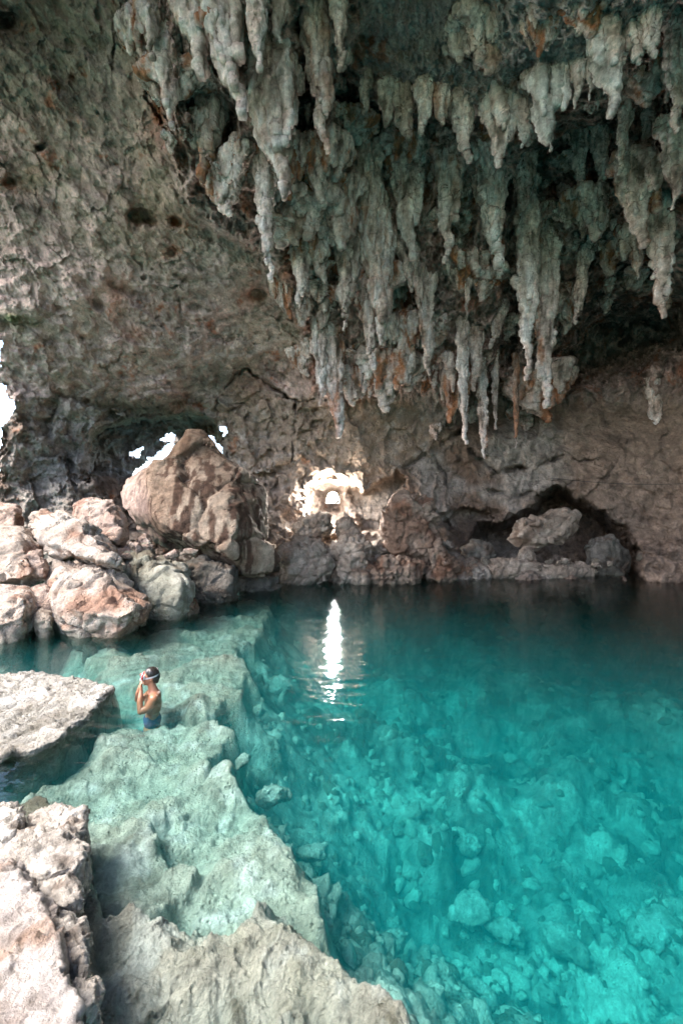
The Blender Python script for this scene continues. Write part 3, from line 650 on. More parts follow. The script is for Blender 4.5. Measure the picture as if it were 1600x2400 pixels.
for i, (nm, ol, Yc, th_, ti, vx, am, pf, lb, st) in enumerate(ROCKS):
    pts = face_rock(ol, Yc, th_, ti)
    if i == 0:
        body = face_rock([(400,1060),(345,1062),(290,1098),(272,1130),(276,1168),(300,1196),(350,1242),(420,1272),(490,1280),(545,1312),(575,1318),(612,1240),(606,1140),(580,1095),(520,1062)], Yc, th_, ti, .55, ctr=(460, 1190)) + [PX(352, 1100, 12.9), PX(540, 1190, 12.6), PX(450, 1100, 12.7), PX(480, 1240, 12.6), PX(320, 1180, 13.2)]
        peak = [PX(a, b, y) for a, b, y in [(430,994,13.9),(462,994,14.1),(436,1000,13.5),(388,1052,13.3),(345,1086,13.2),(395,1050,14.4),(520,1052,13.6),(500,1040,14.5),(560,1085,13.4),(440,1120,12.7),(500,1130,12.8),(345,1104,14.4),(590,1110,14.3),(480,1020,13.5)]]
        fin = [PX(a, b, y) for a, b, y in [(568,1186,12.9),(560,1200,12.6),(600,1225,13.2),(644,1284,13.6),(630,1300,13.5),(604,1324,13.4),(560,1326,13.3),(540,1290,12.6),(560,1240,13.9),(620,1290,14.2),(560,1310,14.2)]]
        pts = [[list(q) for q in g] for g in (body, peak, fin)]
    zmin = min(float(np.ravel(q)[2]) for q in (pts if i else pts[0]))
    if i and zmin < .45:
        cx_, cy_ = np.mean([q[0] for q in pts]), np.mean([q[1] for q in pts]); kq = .55 if 'undercut' in lb else .8
        pts = pts + [[cx_ + (q[0] - cx_) * kq, cy_ + (q[1] - cy_) * kq, -.8] for q in pts[::2]]
    if i:                                       # broken corners standing proud of the main block
        rg_ = random.Random(i); A_ = np.array(ol, float); cA = A_.mean(0); gp = [[list(q) for q in pts]]
        for q_ in range(3):
            j_ = rg_.randrange(len(A_)); sub = []
            mid = cA + (A_[j_] - cA) * rg_.uniform(.3, .6); rad_ = np.abs(A_ - cA).mean() * rg_.uniform(.5, .8)
            y_ = Yc + ti * (cA[1] - mid[1]) / 100 - th_ * rg_.uniform(.35, .8)
            for t_ in range(9):
                an = rg_.uniform(0, 6.28); ra = rad_ * rg_.uniform(.5, 1.0); sub.append(list(PX(mid[0] + ra * math.cos(an), mid[1] + ra * .7 * math.sin(an), y_ + th_ * rg_.uniform(-.45, .6))))
            gp.append(sub)
        pts = gp
    hull_rock(nm, pts, vx, am, M_rock, pf, lb, 'boulder' if i == 0 else 'rock', None, 11 + i, st)

# rubble along the far waterline and in the gaps of the left pile
rng = random.Random(9); rub = []
def unit_rock(k, pf, nm, lb, gr):
    pts = [[g * rng.uniform(.6, 1) for g in Vector((rng.gauss(0, 1), rng.gauss(0, 1), rng.gauss(0, 1))).normalized() * .5] for _ in range(16)]
    return hull_rock(nm, pts, .025, .045, M_rock, pf, lb, 'rock', gr, 140 + k)
def scatter(pf, nm, lb, gr, spots, k0):
    pr = [unit_rock(k0 + k, pf, nm, lb, gr) for k in range(4)]
    for k, (a, b, Yq, sz) in enumerate(spots):
        o = pr[k] if k < 4 else pr[k % 4].copy()
        if k >= 4: C.objects.link(o)
        p = PX(a, b, Yq); o.location = p; s = sz / F * Yq
        o.scale = (s * rng.uniform(.9, 1.6), s, s * rng.uniform(.6, 1.1)); o.rotation_euler = (rng.uniform(-.5, .5), rng.uniform(-.5, .5), rng.uniform(0, 6.3))
sp = []
for k in range(46):
    a = rng.uniform(600, 1060); b = rng.uniform(1262, 1338) - max(0, (a - 900)) * .1; sp.append((a, b + 6, 15.4 + (1338 - b) / 50 + rng.uniform(0, .4), rng.uniform(20, 52)))
for k in range(22):
    a = rng.uniform(1060, 1568); sp.append((a, rng.uniform(1290, 1316), 16.7 + rng.uniform(0, .5), rng.uniform(14, 36)))
scatter(P_tan, 'shore_rock', 'small brown rock in the rubble along the far waterline', 'rubble along the far waterline', sp, 0)
sp = [(rng.uniform(0, 440), 0, 0, 0) for k in range(60)]
sp = [(a, 1290 + a * .10 + rng.uniform(-60, 60), 11.3 + rng.uniform(-.4, .9), rng.uniform(22, 55)) for a, *_ in sp]
scatter(P_pink, 'small_rock', 'small pale rock filling a gap in the left rock pile', 'small rocks between the pile boulders', sp, 10)

# near limestone at the lower left, given by heights above the water
def top_rock(outline, z, zb=-.5, crown=.04, inset=.86, base=1.0):
    A = np.array(outline, float); c = A.mean(0); pts = []
    for a, b in A:
        p = PZ(a, b, z - .03); pts.append(p); p = PZ(*(c + (np.array([a, b]) - c) * base), z); pts.append([p[0], p[1], zb])
        a2, b2 = c + (np.array([a, b]) - c) * inset
        pts.append(PZ(a2, b2, z + crown))
    return pts
NEAR = [
 ([(-260,1562),(0,1548),(120,1545),(205,1562),(258,1582),(236,1612),(196,1655),(146,1694),(78,1722),(0,1742),(-260,1800)], .03, .02, .006, P_near, 'flat pale rock slab lying just above the water beside the bather', .03, .93),
 ([(-120,2010),(0,1965),(40,1975),(90,2030),(120,2090),(140,2180),(170,2260),(200,2352),(220,2480),(-120,2480)], .34, .014, .018, P_npink, 'big pinkish rock bank filling the bottom left corner', .05, .85),
 ([(-60,1850),(0,1845),(52,1852),(60,1885),(40,1920),(-60,1930)], .30, .014, .03, P_near, 'grey rock hugging the left edge above the flat submerged shelf', .04, .8),
 ([(60,1872),(130,1848),(195,1862),(206,1890),(180,1925),(110,1925),(70,1905)], .22, .012, .035, P_near, 'flat topped grey rock with a dark hollow on its side', .03, .85),
 ([(0,1925),(60,1900),(150,1912),(203,1950),(196,1990),(120,2012),(40,2005),(-40,1990)], .28, .014, .03, P_near, 'broad grey rock shelf above the pinkish bank', .04, .85),
 ([(85,2035),(125,2012),(185,2022),(190,2060),(150,2090),(105,2085)], .24, .012, .04, P_near, 'small rough grey rock touching the top of the pinkish bank', .03, .8),
 ([(98,2120),(150,2095),(200,2105),(208,2160),(200,2200),(135,2205),(105,2170)], .28, .012, .04, P_near, 'grey rock with a brown foot halfway down the pinkish bank', .03, .8),
 ([(150,2245),(190,2228),(226,2240),(236,2300),(200,2335),(158,2315)], .26, .011, .04, P_near, 'small square grey rock beside the lower pinkish bank', .03, .8),
]
for i, (ol, z, vx, am, pf, lb, cr, ins) in enumerate(NEAR):
    if i == 0:
        pcs = [[(-260,1562),(0,1548),(110,1545),(150,1600),(80,1722),(0,1742),(-260,1800)], [(60,1550),(205,1562),(262,1582),(240,1600),(120,1645)], [(90,1600),(232,1612),(196,1652),(110,1690)], [(60,1640),(168,1660),(140,1696),(78,1724),(20,1730)]]
        hull_rock('rock', [[list(q) for q in top_rock(pc, z, -.4, cr, ins, .85)] for pc in pcs], .016, .010, M_near, P_slab, lb, 'rock', None, 61, 0, 2.4)
        continue
    hull_rock('rock', top_rock(ol, z, -.45, cr, ins, .8 if i == 0 else 1.0), vx, am, M_near, pf, lb, 'rock', None, 61 + i, 0, 1.5)

# broken stones covering the pool bed: far too many to count
def rubble_bed():
    rg = np.random.RandomState(5); bases = []
    bm = bmesh.new(); bmesh.ops.create_icosphere(bm, subdivisions=2, radius=1)
    B = np.array([v.co[:] for v in bm.verts], np.float32); Fb = np.array([[v.index for v in f.verts] for f in bm.faces]); bm.free()
    VV = []; FF = []; CC = []; off = 0
    for k in range(4200):
        a = rg.uniform(420, 1640); b = 1400 + 1060 * rg.uniform(0, 1) ** 1.1
        p = PZ(a, b, -1.9)
        if p[1] < 1.9: continue
        j = int(np.clip(np.argmin(np.abs(Yr[::-1] - p[1])), 0, len(Yr) - 1)); i2 = int(np.clip(np.searchsorted(cols, 784 + p[0] / max(p[1], 1.2) * F), 0, len(cols) - 1))
        z = HF[j, i2]
        if z > -.75 or (rg.uniform() < .8 and MF[j, i2] < .02): continue
        sz = .02 + .11 * rg.uniform() ** 4 + .006 * p[1]
        A = rg.normal(size=(3, 3)); Q, _ = np.linalg.qr(A)
        d = 1 + .55 * facet(B * 1.0 + k * 3.7, 1.1, 3)[0] + .25 * gn(B * 1.6 + k * 7.1)
        v = (B * d[:, None] * [1, .75, .55]) @ Q.T * sz + [p[0], p[1], z - .15 * sz]
        VV.append(v); FF.append(Fb + off); off += len(v)
        t = rg.uniform(); c = np.array([.74, .72, .62]) * (.45 + .6 * t) if rg.uniform() < .8 else np.array([.2, .2, .16])
        CC.append(np.tile(c, (len(v), 1)))
    me = np_mesh('pool_rubble', np.concatenate(VV), np.concatenate(FF), np.concatenate(CC))
    tag(link('pool_rubble', me, M_near), 'broken pale stones strewn over the turquoise pool bed', 'rubble', kind='stuff')
HF = h.reshape(gxx.shape); MF = fbm(P2, .9, 4, .6, 371).reshape(gxx.shape)
rubble_bed()
# rounded boulders on the pool bed
rng = random.Random(4)
protos = []
for k in range(5):
    pts = []
    for j in range(26):
        v = Vector((rng.gauss(0, 1), rng.gauss(0, 1), rng.gauss(0, 1))).normalized()
        pts.append((v.x * .5 * rng.uniform(.8, 1.1), v.y * .42 * rng.uniform(.6, 1.1), v.z * .22))
    o = hull_rock('submerged_boulder', pts, .03, .05, M_near, pal((.5, .52, .46), (.66, .67, .6), (.2, .22, .17), .5), 'rounded pale boulder resting on the turquoise pool bed', 'boulder', 'boulders on the pool bed', 91 + k)
    protos.append(o)
SB = [(620,1850,.55,-.9),(700,1740,.5,-1.6),(690,1670,.6,-1.8),(640,1600,.8,-1.3),(790,1870,.7,-2.2),(1080,1960,.6,-2.5),(770,2160,.45,-1.5),(840,2190,.4,-1.9),(905,2180,.4,-2.1),(1080,2110,.7,-2.5),(1160,2160,.6,-2.6),
      (1480,1700,1.1,-2.5),(1390,1640,1.1,-2.4),(1240,1700,.7,-2.6),(1000,1720,1.0,-2.6),(1300,2200,.7,-2.7),(1500,2150,.8,-2.6),(940,2300,.4,-2.3),(1100,2320,.5,-2.5),(720,1980,.5,-1.4),(560,1760,.4,-.6)]
for k, (a, b, s, z) in enumerate(SB):
    if k < 5: o = protos[k]
    else: o = protos[k % 5].copy(); C.objects.link(o)
    p = PZ(a, b, z); o.location = p; s2 = s * .85
    o.scale = (s2, s2 * rng.uniform(.8, 1.2), s2 * rng.uniform(.8, 1.3)); o.rotation_euler = (rng.uniform(-.3, .3), rng.uniform(-.3, .3), rng.uniform(0, 6.3))

# ------------------------------------------------------------------ stalactites
def tube(bm, path, radii, n=10, flat=1.0):
    rings = []
    for p, r in zip(path, radii):
        rings.append([bm.verts.new((p[0] + r * math.cos(2 * math.pi * k / n), p[1] + r * flat * math.sin(2 * math.pi * k / n), p[2])) for k in range(n)])
    for a, b in zip(rings[:-1], rings[1:]):
        for k in range(n): bm.faces.new((a[k], a[(k + 1) % n], b[(k + 1) % n], b[k]))
    bm.faces.new(rings[0][::-1]); bm.faces.new(rings[-1])
def stal(top, tip, wpx, n=3, teal=.3, rust=.2, label='', group=None, seed=0, Y=None, pale=.5, name='stalactite', link_it=True):
    rg = random.Random(seed * 7 + 3)
    (ax, ay), (bx, by) = top, tip
    if Y is None: Y = shell_Y(ax, ay + 10) - .15
    A = PX(ax, ay, Y); B = PX(bx, by, Y)
    H = A[2] - B[2]; W = wpx / F * Y
    bm = bmesh.new()
    tall = H / max(W, .05)
    main_r = W * (.44 if n <= 2 else .34)
    def strand(off, offy, length, r, zt=0.0, bend=0.0):
        m = 14; path = []; rad = []; ph = rg.uniform(0, 6)
        for i in range(-3, m + 1):
            t = i / m; z = A[2] - zt - t * length
            tt = max(t, 0)
            x = A[0] + (B[0] - A[0]) * min(1, (zt + tt * length) / H) + off * (1 - .25 * tt) + bend * math.sin(tt * 3) + .05 * r * rg.uniform(-1, 1)
            y = A[1] + offy + (.25 * W * max(0, -t) * 8)
            prof = (1 - tt) ** .85 * (.72 + .38 * math.sin(min(tt * 3.0 + .5, math.pi))) if t >= 0 else (1 - t * 2.2) * .9
            x += r * .35 * math.sin(z * 3.1 / max(W, .2) + ph); path.append((x, y, z)); rad.append(max(r * prof * rg.uniform(.82, 1.14), .012 + .01 * r))
        tube(bm, path, rad, 10, .85)
    strand(0, 0, H, main_r)
    n = int(n * 1.5) + 1 if n > 2 else n
    for k in range(n):
        u = rg.uniform(-1, 1); u = math.copysign(abs(u) ** .7, u) if n < 6 else -1 + 2 * (k + .5) / n
        r = W * rg.uniform(.07, .17)
        strand(u * (W * .5 - r * .6), rg.uniform(-.3, .3) * W, H * rg.uniform(.45, .93) * (1 - .35 * abs(u)), r, bend=rg.uniform(-.05, .05) * W)
    if tall > 3:                              # broken shoulders along a long one
        for k in range(int(tall)):
            z0 = H * rg.uniform(.15, .6); r = W * rg.uniform(.10, .2)
            strand(rg.uniform(-.3, .3) * W * (1 - z0 / H), -.25 * W * rg.random(), min(H * .3, (H - z0) * .8), r, zt=z0)
    vx = max(.018, min(.034, W / 22))
    me = remesh(bm, vx, 1)
    V, Nn = get_vn(me)
    Vs = V * np.array([1, 1, .16]) + .08 * np.c_[fbm(V, 1.5, 3, .5, 5), fbm(V, 1.5, 3, .5, 6), 0 * V[:, 0]]
    Wd = min(W, .7)
    d = Wd * (.13 * ridged(Vs, 1.3 / Wd, 4, .6, seed) + .17 * ridged(Vs, 4.2 / Wd, 3, .6, seed + 7) + .08 * fbm(V * np.array([1, 1, .5]), .9 / Wd, 6, .62, seed + 1) + .07 * fbm(V, 4 / Wd, 4, .6, seed + 2))
    V = V + Nn * d[:, None]; put_v(me, V)
    n1 = fbm(V, .8, 4, .5, 401); n2 = fbm(V * np.array([1, 1, .3]), 3.0, 5, .6, 403 + seed); n3 = fbm(V * np.array([1, 1, .25]), 1.4, 4, .55, 407 + seed)
    c = lerp(np.tile(np.array([.27, .235, .195]), (len(V), 1)), np.array([.56, .50, .44]), sm(-.35, .45, n2 + .3) * (pale + .3))
    c = lerp(c, np.array([.33, .42, .39]), np.clip(.75 * teal * sm(-.4, .5, n1 + n3), 0, 1))
    c = lerp(c, np.array([.30, .135, .06]), np.clip(sm(.02, .4, n3) * rust * 1.6, 0, 1))
    c = c * np.array([1.27, 1.11, 1.10])
    gr = ridged(Vs, 4.2 / Wd, 3, .6, seed + 7)
    c = lerp(c, np.array([.11, .085, .065]), sm(.05, .5, -n2 - .3 * gr) * .75)
    c = lerp(c, np.array([.68, .66, .64]), sm(.05, .5, n2 + .3 * gr) * pale * .8)
    set_col(me, np.clip(c * (1 + .2 * fbm(V, 6, 4, .6, 9))[:, None], .02, .8))
    me.materials.append(M_drip)
    if not link_it: return me
    o = link(name, me, M_drip, origin=A)
    return tag(o, label, 'stalactite', group)
ST = [
 # top, tip, width, strands, teal, rust, pale, label
 ((500,-20),(548,262),95,7,.15,.15,.7,'long slanting pleated stalactite at the top, ending beside the rust brown hollow'),
 ((420,-20),(470,180),70,6,.15,.35,.6,'pleated grey drapery left of the long slanting one at the top'),
 ((370,60),(398,300),62,5,.1,.3,.6,'broad grey drapery edging the smooth left roof beside a rust band'),
 ((330,-10),(352,130),50,4,.1,.5,.4,'short rusty drapery at the top beside the thin dark roof crack'),
 ((590,-20),(592,155),46,3,.05,.1,.7,'smooth pale stalactite at the top between two pleated draperies'),
 ((640,-20),(640,95),40,2,.05,.3,.5,'short blunt stalactite at the top above the pale flowstone sheet'),
 ((615,130),(645,455),120,8,.35,.2,.75,'wide pale green flowstone sheet running down to a ragged hem'),
 ((722,20),(748,345),62,5,.15,.3,.6,'long two lobed grey stalactite beside the dark brown slot'),
 ((775,-20),(784,158),34,2,.05,.2,.6,'narrow rounded stalactite at the top left of the dark centre roof'),
 ((540,330),(538,432),34,3,0,.95,.4,'small rust orange stalactite below the pleated draperies'),
 ((480,250),(470,420),60,6,0,.8,.3,'rusty ragged fringe left of the rust orange stalactite'),
 ((842,175),(836,262),26,2,.5,.1,.5,'small knob shaped stalactite at the left end of the teal fringe'),
 ((890,195),(884,288),42,4,.35,.2,.6,'short fluted drapery second from the left end of the teal fringe'),
 ((930,205),(932,318),52,5,.5,.15,.6,'pleated teal drapery tapering in the left half of the fringe'),
 ((972,195),(972,305),40,4,.2,.3,.7,'pale pleated drapery in the left half of the teal fringe'),
 ((1015,210),(1018,285),42,4,.2,.4,.6,'brownish pleated drapery near the middle of the teal fringe'),
 ((1058,225),(1072,365),50,5,.4,.2,.5,'grey teal drapery touching the left side of the big ribbed cone'),
 ((1145,222),(1155,376),88,7,.35,.15,.85,'big pale ribbed cone stalactite in the middle of the teal fringe'),
 ((1203,225),(1202,336),42,3,.9,.0,.4,'plump teal stalactite right of the big ribbed cone'),
 ((1250,185),(1258,346),66,5,.75,.05,.6,'large ribbed teal stalactite between the plump one and the pale one'),
 ((1292,155),(1297,258),36,3,.3,.0,.9,'pale smooth stalactite with rounded head on the teal fringe'),
 ((1332,135),(1322,246),34,3,.7,.0,.6,'slim teal stalactite right of the pale smooth one'),
 ((1356,130),(1355,230),18,1,.6,.0,.6,'very thin teal spike beside the largest bell shaped stalactite'),
 ((1402,75),(1402,262),80,7,.7,.0,.75,'large bell shaped stalactite near the right end of the teal fringe'),
 ((1462,60),(1466,145),40,4,.7,.1,.5,'short ragged teal drapery right of the bell shaped stalactite'),
 ((1496,30),(1496,130),42,4,.8,.0,.4,'short teal stalactite pair at the right end of the fringe'),
 ((1548,60),(1552,300),40,4,.7,.1,.4,'teal grey column hanging down along the right edge at the top'),
 ((1543,300),(1548,480),46,4,.6,.2,.4,'grey green column on the right edge below the teal grey one'),
 ((1125,385),(1138,608),72,5,.55,.05,.95,'bright white blue flat stalactite hanging below the big ribbed cone'),
 ((935,415),(942,590),66,4,.3,.35,.6,'tapering stalactite with rusty shoulder left of centre roof'),
 ((1030,350),(1024,602),58,4,.3,.45,.55,'long ragged stalactite between the rusty shouldered and the white blue one'),
 ((1000,300),(996,450),50,5,.55,.2,.5,'short grey teal drapery above the rusty shouldered stalactite'),
 ((835,330),(852,600),90,6,.25,.6,.6,'broad rust stained drapery mass in the centre of the roof'),
 ((862,500),(882,795),78,5,.2,.2,.75,'massive pale stalactite reaching down in the centre'),
 ((838,560),(856,870),44,3,.15,.2,.7,'long thin companion on the left of the massive pale stalactite'),
 ((948,560),(968,728),24,1,.1,.1,.8,'thin curved stalactite right of the massive pale one'),
 ((915,560),(948,670),22,1,.1,.1,.7,'short slanting stalactite joining the thin curved one'),
 ((1078,600),(1070,730),17,1,.1,.3,.6,'very thin stalactite alone against the dark centre right wall'),
 ((1212,480),(1212,872),52,4,.6,.1,.8,'longest pale stalactite with a straight left side'),
 ((1248,560),(1252,946),58,5,.2,.5,.6,'long brown tipped stalactite fused to the longest pale one'),
 ((1330,290),(1330,434),34,3,.3,.1,.7,'left leg of the forked stalactite in the right roof'),
 ((1378,305),(1382,437),36,3,.15,.35,.7,'right leg of the forked stalactite in the right roof'),
 ((1475,370),(1470,560),90,7,.1,.6,.65,'wide ragged rusty drapery in the right roof'),
 ((1515,470),(1520,728),50,4,.25,.2,.75,'long pale hooked tip stalactite at the right'),
 ((1462,520),(1462,640),26,2,.2,.3,.6,'slim stalactite hanging left of the long hooked tip one'),
 ((1440,230),(1422,400),26,2,.3,.2,.6,'narrow grey stalactite above the wide ragged rusty drapery'),
 ((1490,250),(1488,400),24,2,.4,.2,.5,'narrow stalactite left of the right edge column'),
 ((1310,440),(1318,570),40,4,.15,.2,.8,'crumbly pale stalactite below the forked one'),
 ((1345,570),(1322,745),28,2,.1,.5,.6,'small crooked stalactite right of the brown tipped one'),
 ((1210,350),(1190,510),46,4,.2,.2,.7,'crumbly white streak of dripstone below the plump teal stalactite'),
 ((755,760),(778,1010),60,5,.05,.5,.55,'long brown flowstone column left of centre wall'),
 ((735,740),(738,930),34,3,.05,.4,.6,'thin pale flowstone strip on the left side of the brown column'),
 ((1060,740),(1068,1018),26,2,.2,.2,.6,'slender grey stalactite low in the centre right'),
 ((1090,760),(1090,896),34,3,.1,.2,.5,'short thick stalactite beside the slender grey one'),
 ((1105,850),(1111,1052),22,2,.0,.7,.7,'lowest brown stalactite with a white tip'),
 ((1185,850),(1184,1030),14,1,.0,.5,.4,'thin brown drip line right of the lowest brown stalactite'),
 ((1135,830),(1138,985),15,1,.0,.4,.5,'thin grey drip line between the lowest stalactites'),
 ((668,440),(700,455),60,5,.4,.1,.7,'ragged hem of pale green spikes under the flowstone sheet'),
 ((1498,900),(1512,1040),26,2,.0,.2,.8,'pale bent flowstone rib on the brown right wall'),
 ((600,330),(620,640),48,5,.25,.1,.7,'pale flowstone rib below the wide green sheet'),
 ((690,560),(690,720),44,5,.05,.6,.5,'rust streaked drapery low on the left side of the roof'),
 ((1150,700),(1128,800),30,3,.1,.3,.5,'short ragged stalactite left of the longest pale one'),
 ((975,640),(985,860),40,4,.15,.3,.5,'ragged grey drapery right of the massive pale stalactite'),
 ((800,560),(790,760),50,5,.15,.45,.55,'ragged drapery left of the massive pale stalactite'),
]
for i, (tp, ti, wd, n, te, ru, pa, lb) in enumerate(ST):
    
    stal(tp, ti, wd, n, te, ru, lb, None, 500 + i, pale=pa)
# ragged fringes of fused dripstone
rng = random.Random(33); fr = []
for k in range(7):
    m_ = stal((784, 1000), (784 + rng.uniform(-15, 15), 1000 + rng.uniform(80, 150)), rng.uniform(110, 160), rng.choice([9, 11, 13]), rng.choice([0, .1, .25]), rng.choice([.3, .6, .9]), '', None, 800 + k, Y=12.0, pale=rng.uniform(.35, .7), link_it=False)
    v = np.empty(len(m_.vertices) * 3, np.float32); m_.vertices.foreach_get('co', v); v = v.reshape(-1, 3) - PX(784, 1000, 12.0).astype(np.float32)
    m_.vertices.foreach_set('co', v.ravel()); m_.update(); fr.append(m_)
FS = [(330,90),(400,190),(450,300),(520,400),(600,420),(660,350),(700,420),(740,360),(790,300),(790,450),(740,520),(690,480),(650,660),(720,640),(760,700),(840,640),(900,680),(930,760),(990,520),(1070,480),(1060,620),(1100,660),(1180,620),(1360,480),(1540,520),(1420,560),
      (1040,860),(980,880),(900,850),(820,880),(1160,760),(1290,700),(1120,90),(1250,60),(1350,40),(930,360),(1120,330),(1480,180),(700,820),(1000,760),(1230,880)]
for k, (a, b) in enumerate(FS):
    o = bpy.data.objects.new('dripstone_fringe', fr[k % 7]); C.objects.link(o); Yq = shell_Y(a, b)
    o.location = PX(a, b - 25, Yq + .05); s_ = rng.uniform(.55, 1.15) * Yq / 15
    o.scale = (s_ * rng.uniform(.8, 1.4) * rng.choice([-1, 1]), s_, s_ * rng.uniform(.6, 1.3)); o.rotation_euler = (0, rng.uniform(-.12, .12), rng.uniform(-.5, .5))
    tag(o, 'ragged grey fringe of fused dripstone clinging to the cave roof', 'dripstone', 'ragged dripstone fringes over the cave roof')
# small ones scattered over the ragged roof
rng = random.Random(21)
small = []
for k in range(9):
    small.append(stal((784, 1000), (784 + rng.uniform(-8, 8), 1000 + rng.uniform(70, 100)), rng.uniform(34, 80), rng.choice([3, 4, 5, 6]), rng.choice([0, .2, .4]), rng.choice([.1, .4, .7]), '', None, 700 + k, Y=10.0, pale=rng.uniform(.3, .7), link_it=False))
for me in small:
    v = np.empty(len(me.vertices) * 3, np.float32); me.vertices.foreach_get('co', v); v = v.reshape(-1, 3) - PX(784, 1000, 10.0).astype(np.float32)
    me.vertices.foreach_set('co', v.ravel()); me.update()
ZONE = [(300, 0), (800, 0), (830, 250), (1200, 300), (1450, 150), (1568, 60), (1568, 640), (1400, 700), (1300, 800), (1250, 960), (1060, 1000), (800, 960), (690, 760), (640, 560), (430, 430), (360, 260)]
zx = np.array([0.0]); cnt = 0
while cnt < 110:
    a = rng.uniform(300, 1568); b = rng.uniform(0, 990)
    if poly_sd(np.array([a]), np.array([b]), ZONE)[0] > 0: continue
    Yq = shell_Y(a, b)
    o = bpy.data.objects.new('small_stalactite', small[cnt % 9]); C.objects.link(o)
    p = PX(a, b, Yq - .05); o.location = p
    s = rng.uniform(.35, 1.0) * rng.choice([.6, .9, 1.3]) * Yq / 15
    o.scale = (s * rng.uniform(.8, 1.5), s, s * rng.uniform(.5, 1.3)); o.rotation_euler = (rng.uniform(-.12, .12), rng.uniform(-.12, .12), rng.uniform(0, 6.3))
    tag(o, 'small grey stalactite among many on the ragged cave roof', 'stalactite', 'small stalactites scattered over the cave roof')
    cnt += 1

# ------------------------------------------------------------------ floodlight in its niche
M_metal = plain('lamp_housing_metal', (.55, .55, .55), .5, .5, .1)
M_glow = plain('lamp_glass', (.9, .9, .9), .3, emit=((1.0, .98, .95), 420))
M_cable = plain('cable_rubber', (.02, .02, .02), .6)
def box_bm(bm, c, s, bev=.0):
    r = bmesh.ops.create_cube(bm, size=1)
    for v in r['verts']: v.co = Vector((v.co.x * s[0] + c[0], v.co.y * s[1] + c[1], v.co.z * s[2] + c[2]))
    if bev: bmesh.ops.bevel(bm, geom=list({e for v in r['verts'] for e in v.link_edges}), offset=bev, segments=2, affect='EDGES', profile=.5)
def cyl_bm(bm, r1, r2, dep, y):
    q = bmesh.ops.create_cone(bm, cap_ends=True, segments=32, radius1=r2, radius2=r1, depth=dep)
    for v in q['verts']: v.co = Vector((v.co.x, y - v.co.z, v.co.y + .27))
def bm_obj(name, bm, mat, parent=None, smooth=False):
    me = bpy.data.meshes.new(name); bm.to_mesh(me); bm.free(); me.materials.append(mat)
    if smooth: me.polygons.foreach_set('use_smooth', np.ones(len(me.polygons), bool))
    o = bpy.data.objects.new(name, me); C.objects.link(o); o.parent = parent
    return o
lp = PX(764, 1143, 19.3)
L0 = bpy.data.objects.new('floodlight', None); C.objects.link(L0); L0.location = (lp[0], lp[1], lp[2] - .25)
tag(L0, 'small lit floodlight shining out of the niche in the far wall', 'floodlight')
bm = bmesh.new(); cyl_bm(bm, .215, .15, .11, .072)
for k in range(5): box_bm(bm, (-.11 + .055 * k, .14, .25), (.012, .06, .18))
bm_obj('housing', bm, M_metal, L0)
bm = bmesh.new(); cyl_bm(bm, .2, .205, .014, .008); bm_obj('lens', bm, M_glow, L0)
bm = bmesh.new(); box_bm(bm, (-.285, .07, .15), (.012, .04, .24)); box_bm(bm, (.285, .07, .15), (.012, .04, .24)); box_bm(bm, (0, .07, .02), (.58, .06, .014)); bm_obj('bracket', bm, M_metal, L0)
ld = bpy.data.lights.new('floodlight_bulb', 'POINT'); ld.shadow_soft_size = .2; ld.energy = 75; ld.color = (1, .97, .92)
lo = bpy.data.objects.new('floodlight_bulb', ld); C.objects.link(lo); lo.parent = L0; lo.location = (0, -.95, .34)
# thin cable strung along the right wall
bm = bmesh.new(); pth = []
for k in range(41):
    t = k / 40; a = 1262 + (1640 - 1262) * t; b = 1098 + 10 * t + 9 * math.sin(t * math.pi) ; Yq = min(shell_Y(a, b), 17.9) - .12
    pth.append(Vector(PX(a, b, 17.6 - 1.0 * t)))
for i in range(len(pth) - 1):
    d = (pth[i + 1] - pth[i]); q = d.to_track_quat('Z', 'Y')
    r = bmesh.ops.create_cone(bm, cap_ends=True, segments=6, radius1=.009, radius2=.009, depth=d.length * 1.05)
    for v in r['verts']: v.co = q @ v.co + (pth[i] + pth[i + 1]) / 2
tag(bm_obj('cable', bm, M_cable), 'thin black cable sagging across the brown right wall', 'cable')

# ------------------------------------------------------------------ the bather
M_skin = plain('wet_skin', (.40, .18, .105), .35, .5, var=.08, scale=14, sss=.12)
M_hair = plain('dark_wet_hair', (.02, .015, .012), .35, .5)
M_mask = plain('clear_white_silicone', (.75, .74, .76), .25, .6)
M_red = plain('red_plastic', (.55, .06, .05), .35, .5)
M_lens = plain('mask_glass', (.10, .12, .14), .08, .8)
M_short = plain('blue_swim_shorts', (.05, .08, .17), .8, .2)
def ball(bm, c, r):
    m = bmesh.ops.create_icosphere(bm, subdivisions=3, radius=1)
    for v in m['verts']: v.co = Vector((v.co.x * r[0] + c[0], v.co.y * r[1] + c[1], v.co.z * r[2] + c[2]))
def limb(bm, pts):
    for (p, r), (q, s2) in zip(pts[:-1], pts[1:]):
        p = Vector(p); q = Vector(q); d = q - p; qt = d.to_track_quat('Z', 'Y')
        m = bmesh.ops.create_cone(bm, cap_ends=True, segments=16, radius1=r, radius2=s2, depth=d.length)
        for v in m['verts']: v.co = qt @ v.co + (p + q) / 2
    for p, r in pts: ball(bm, p, (r, r, r))
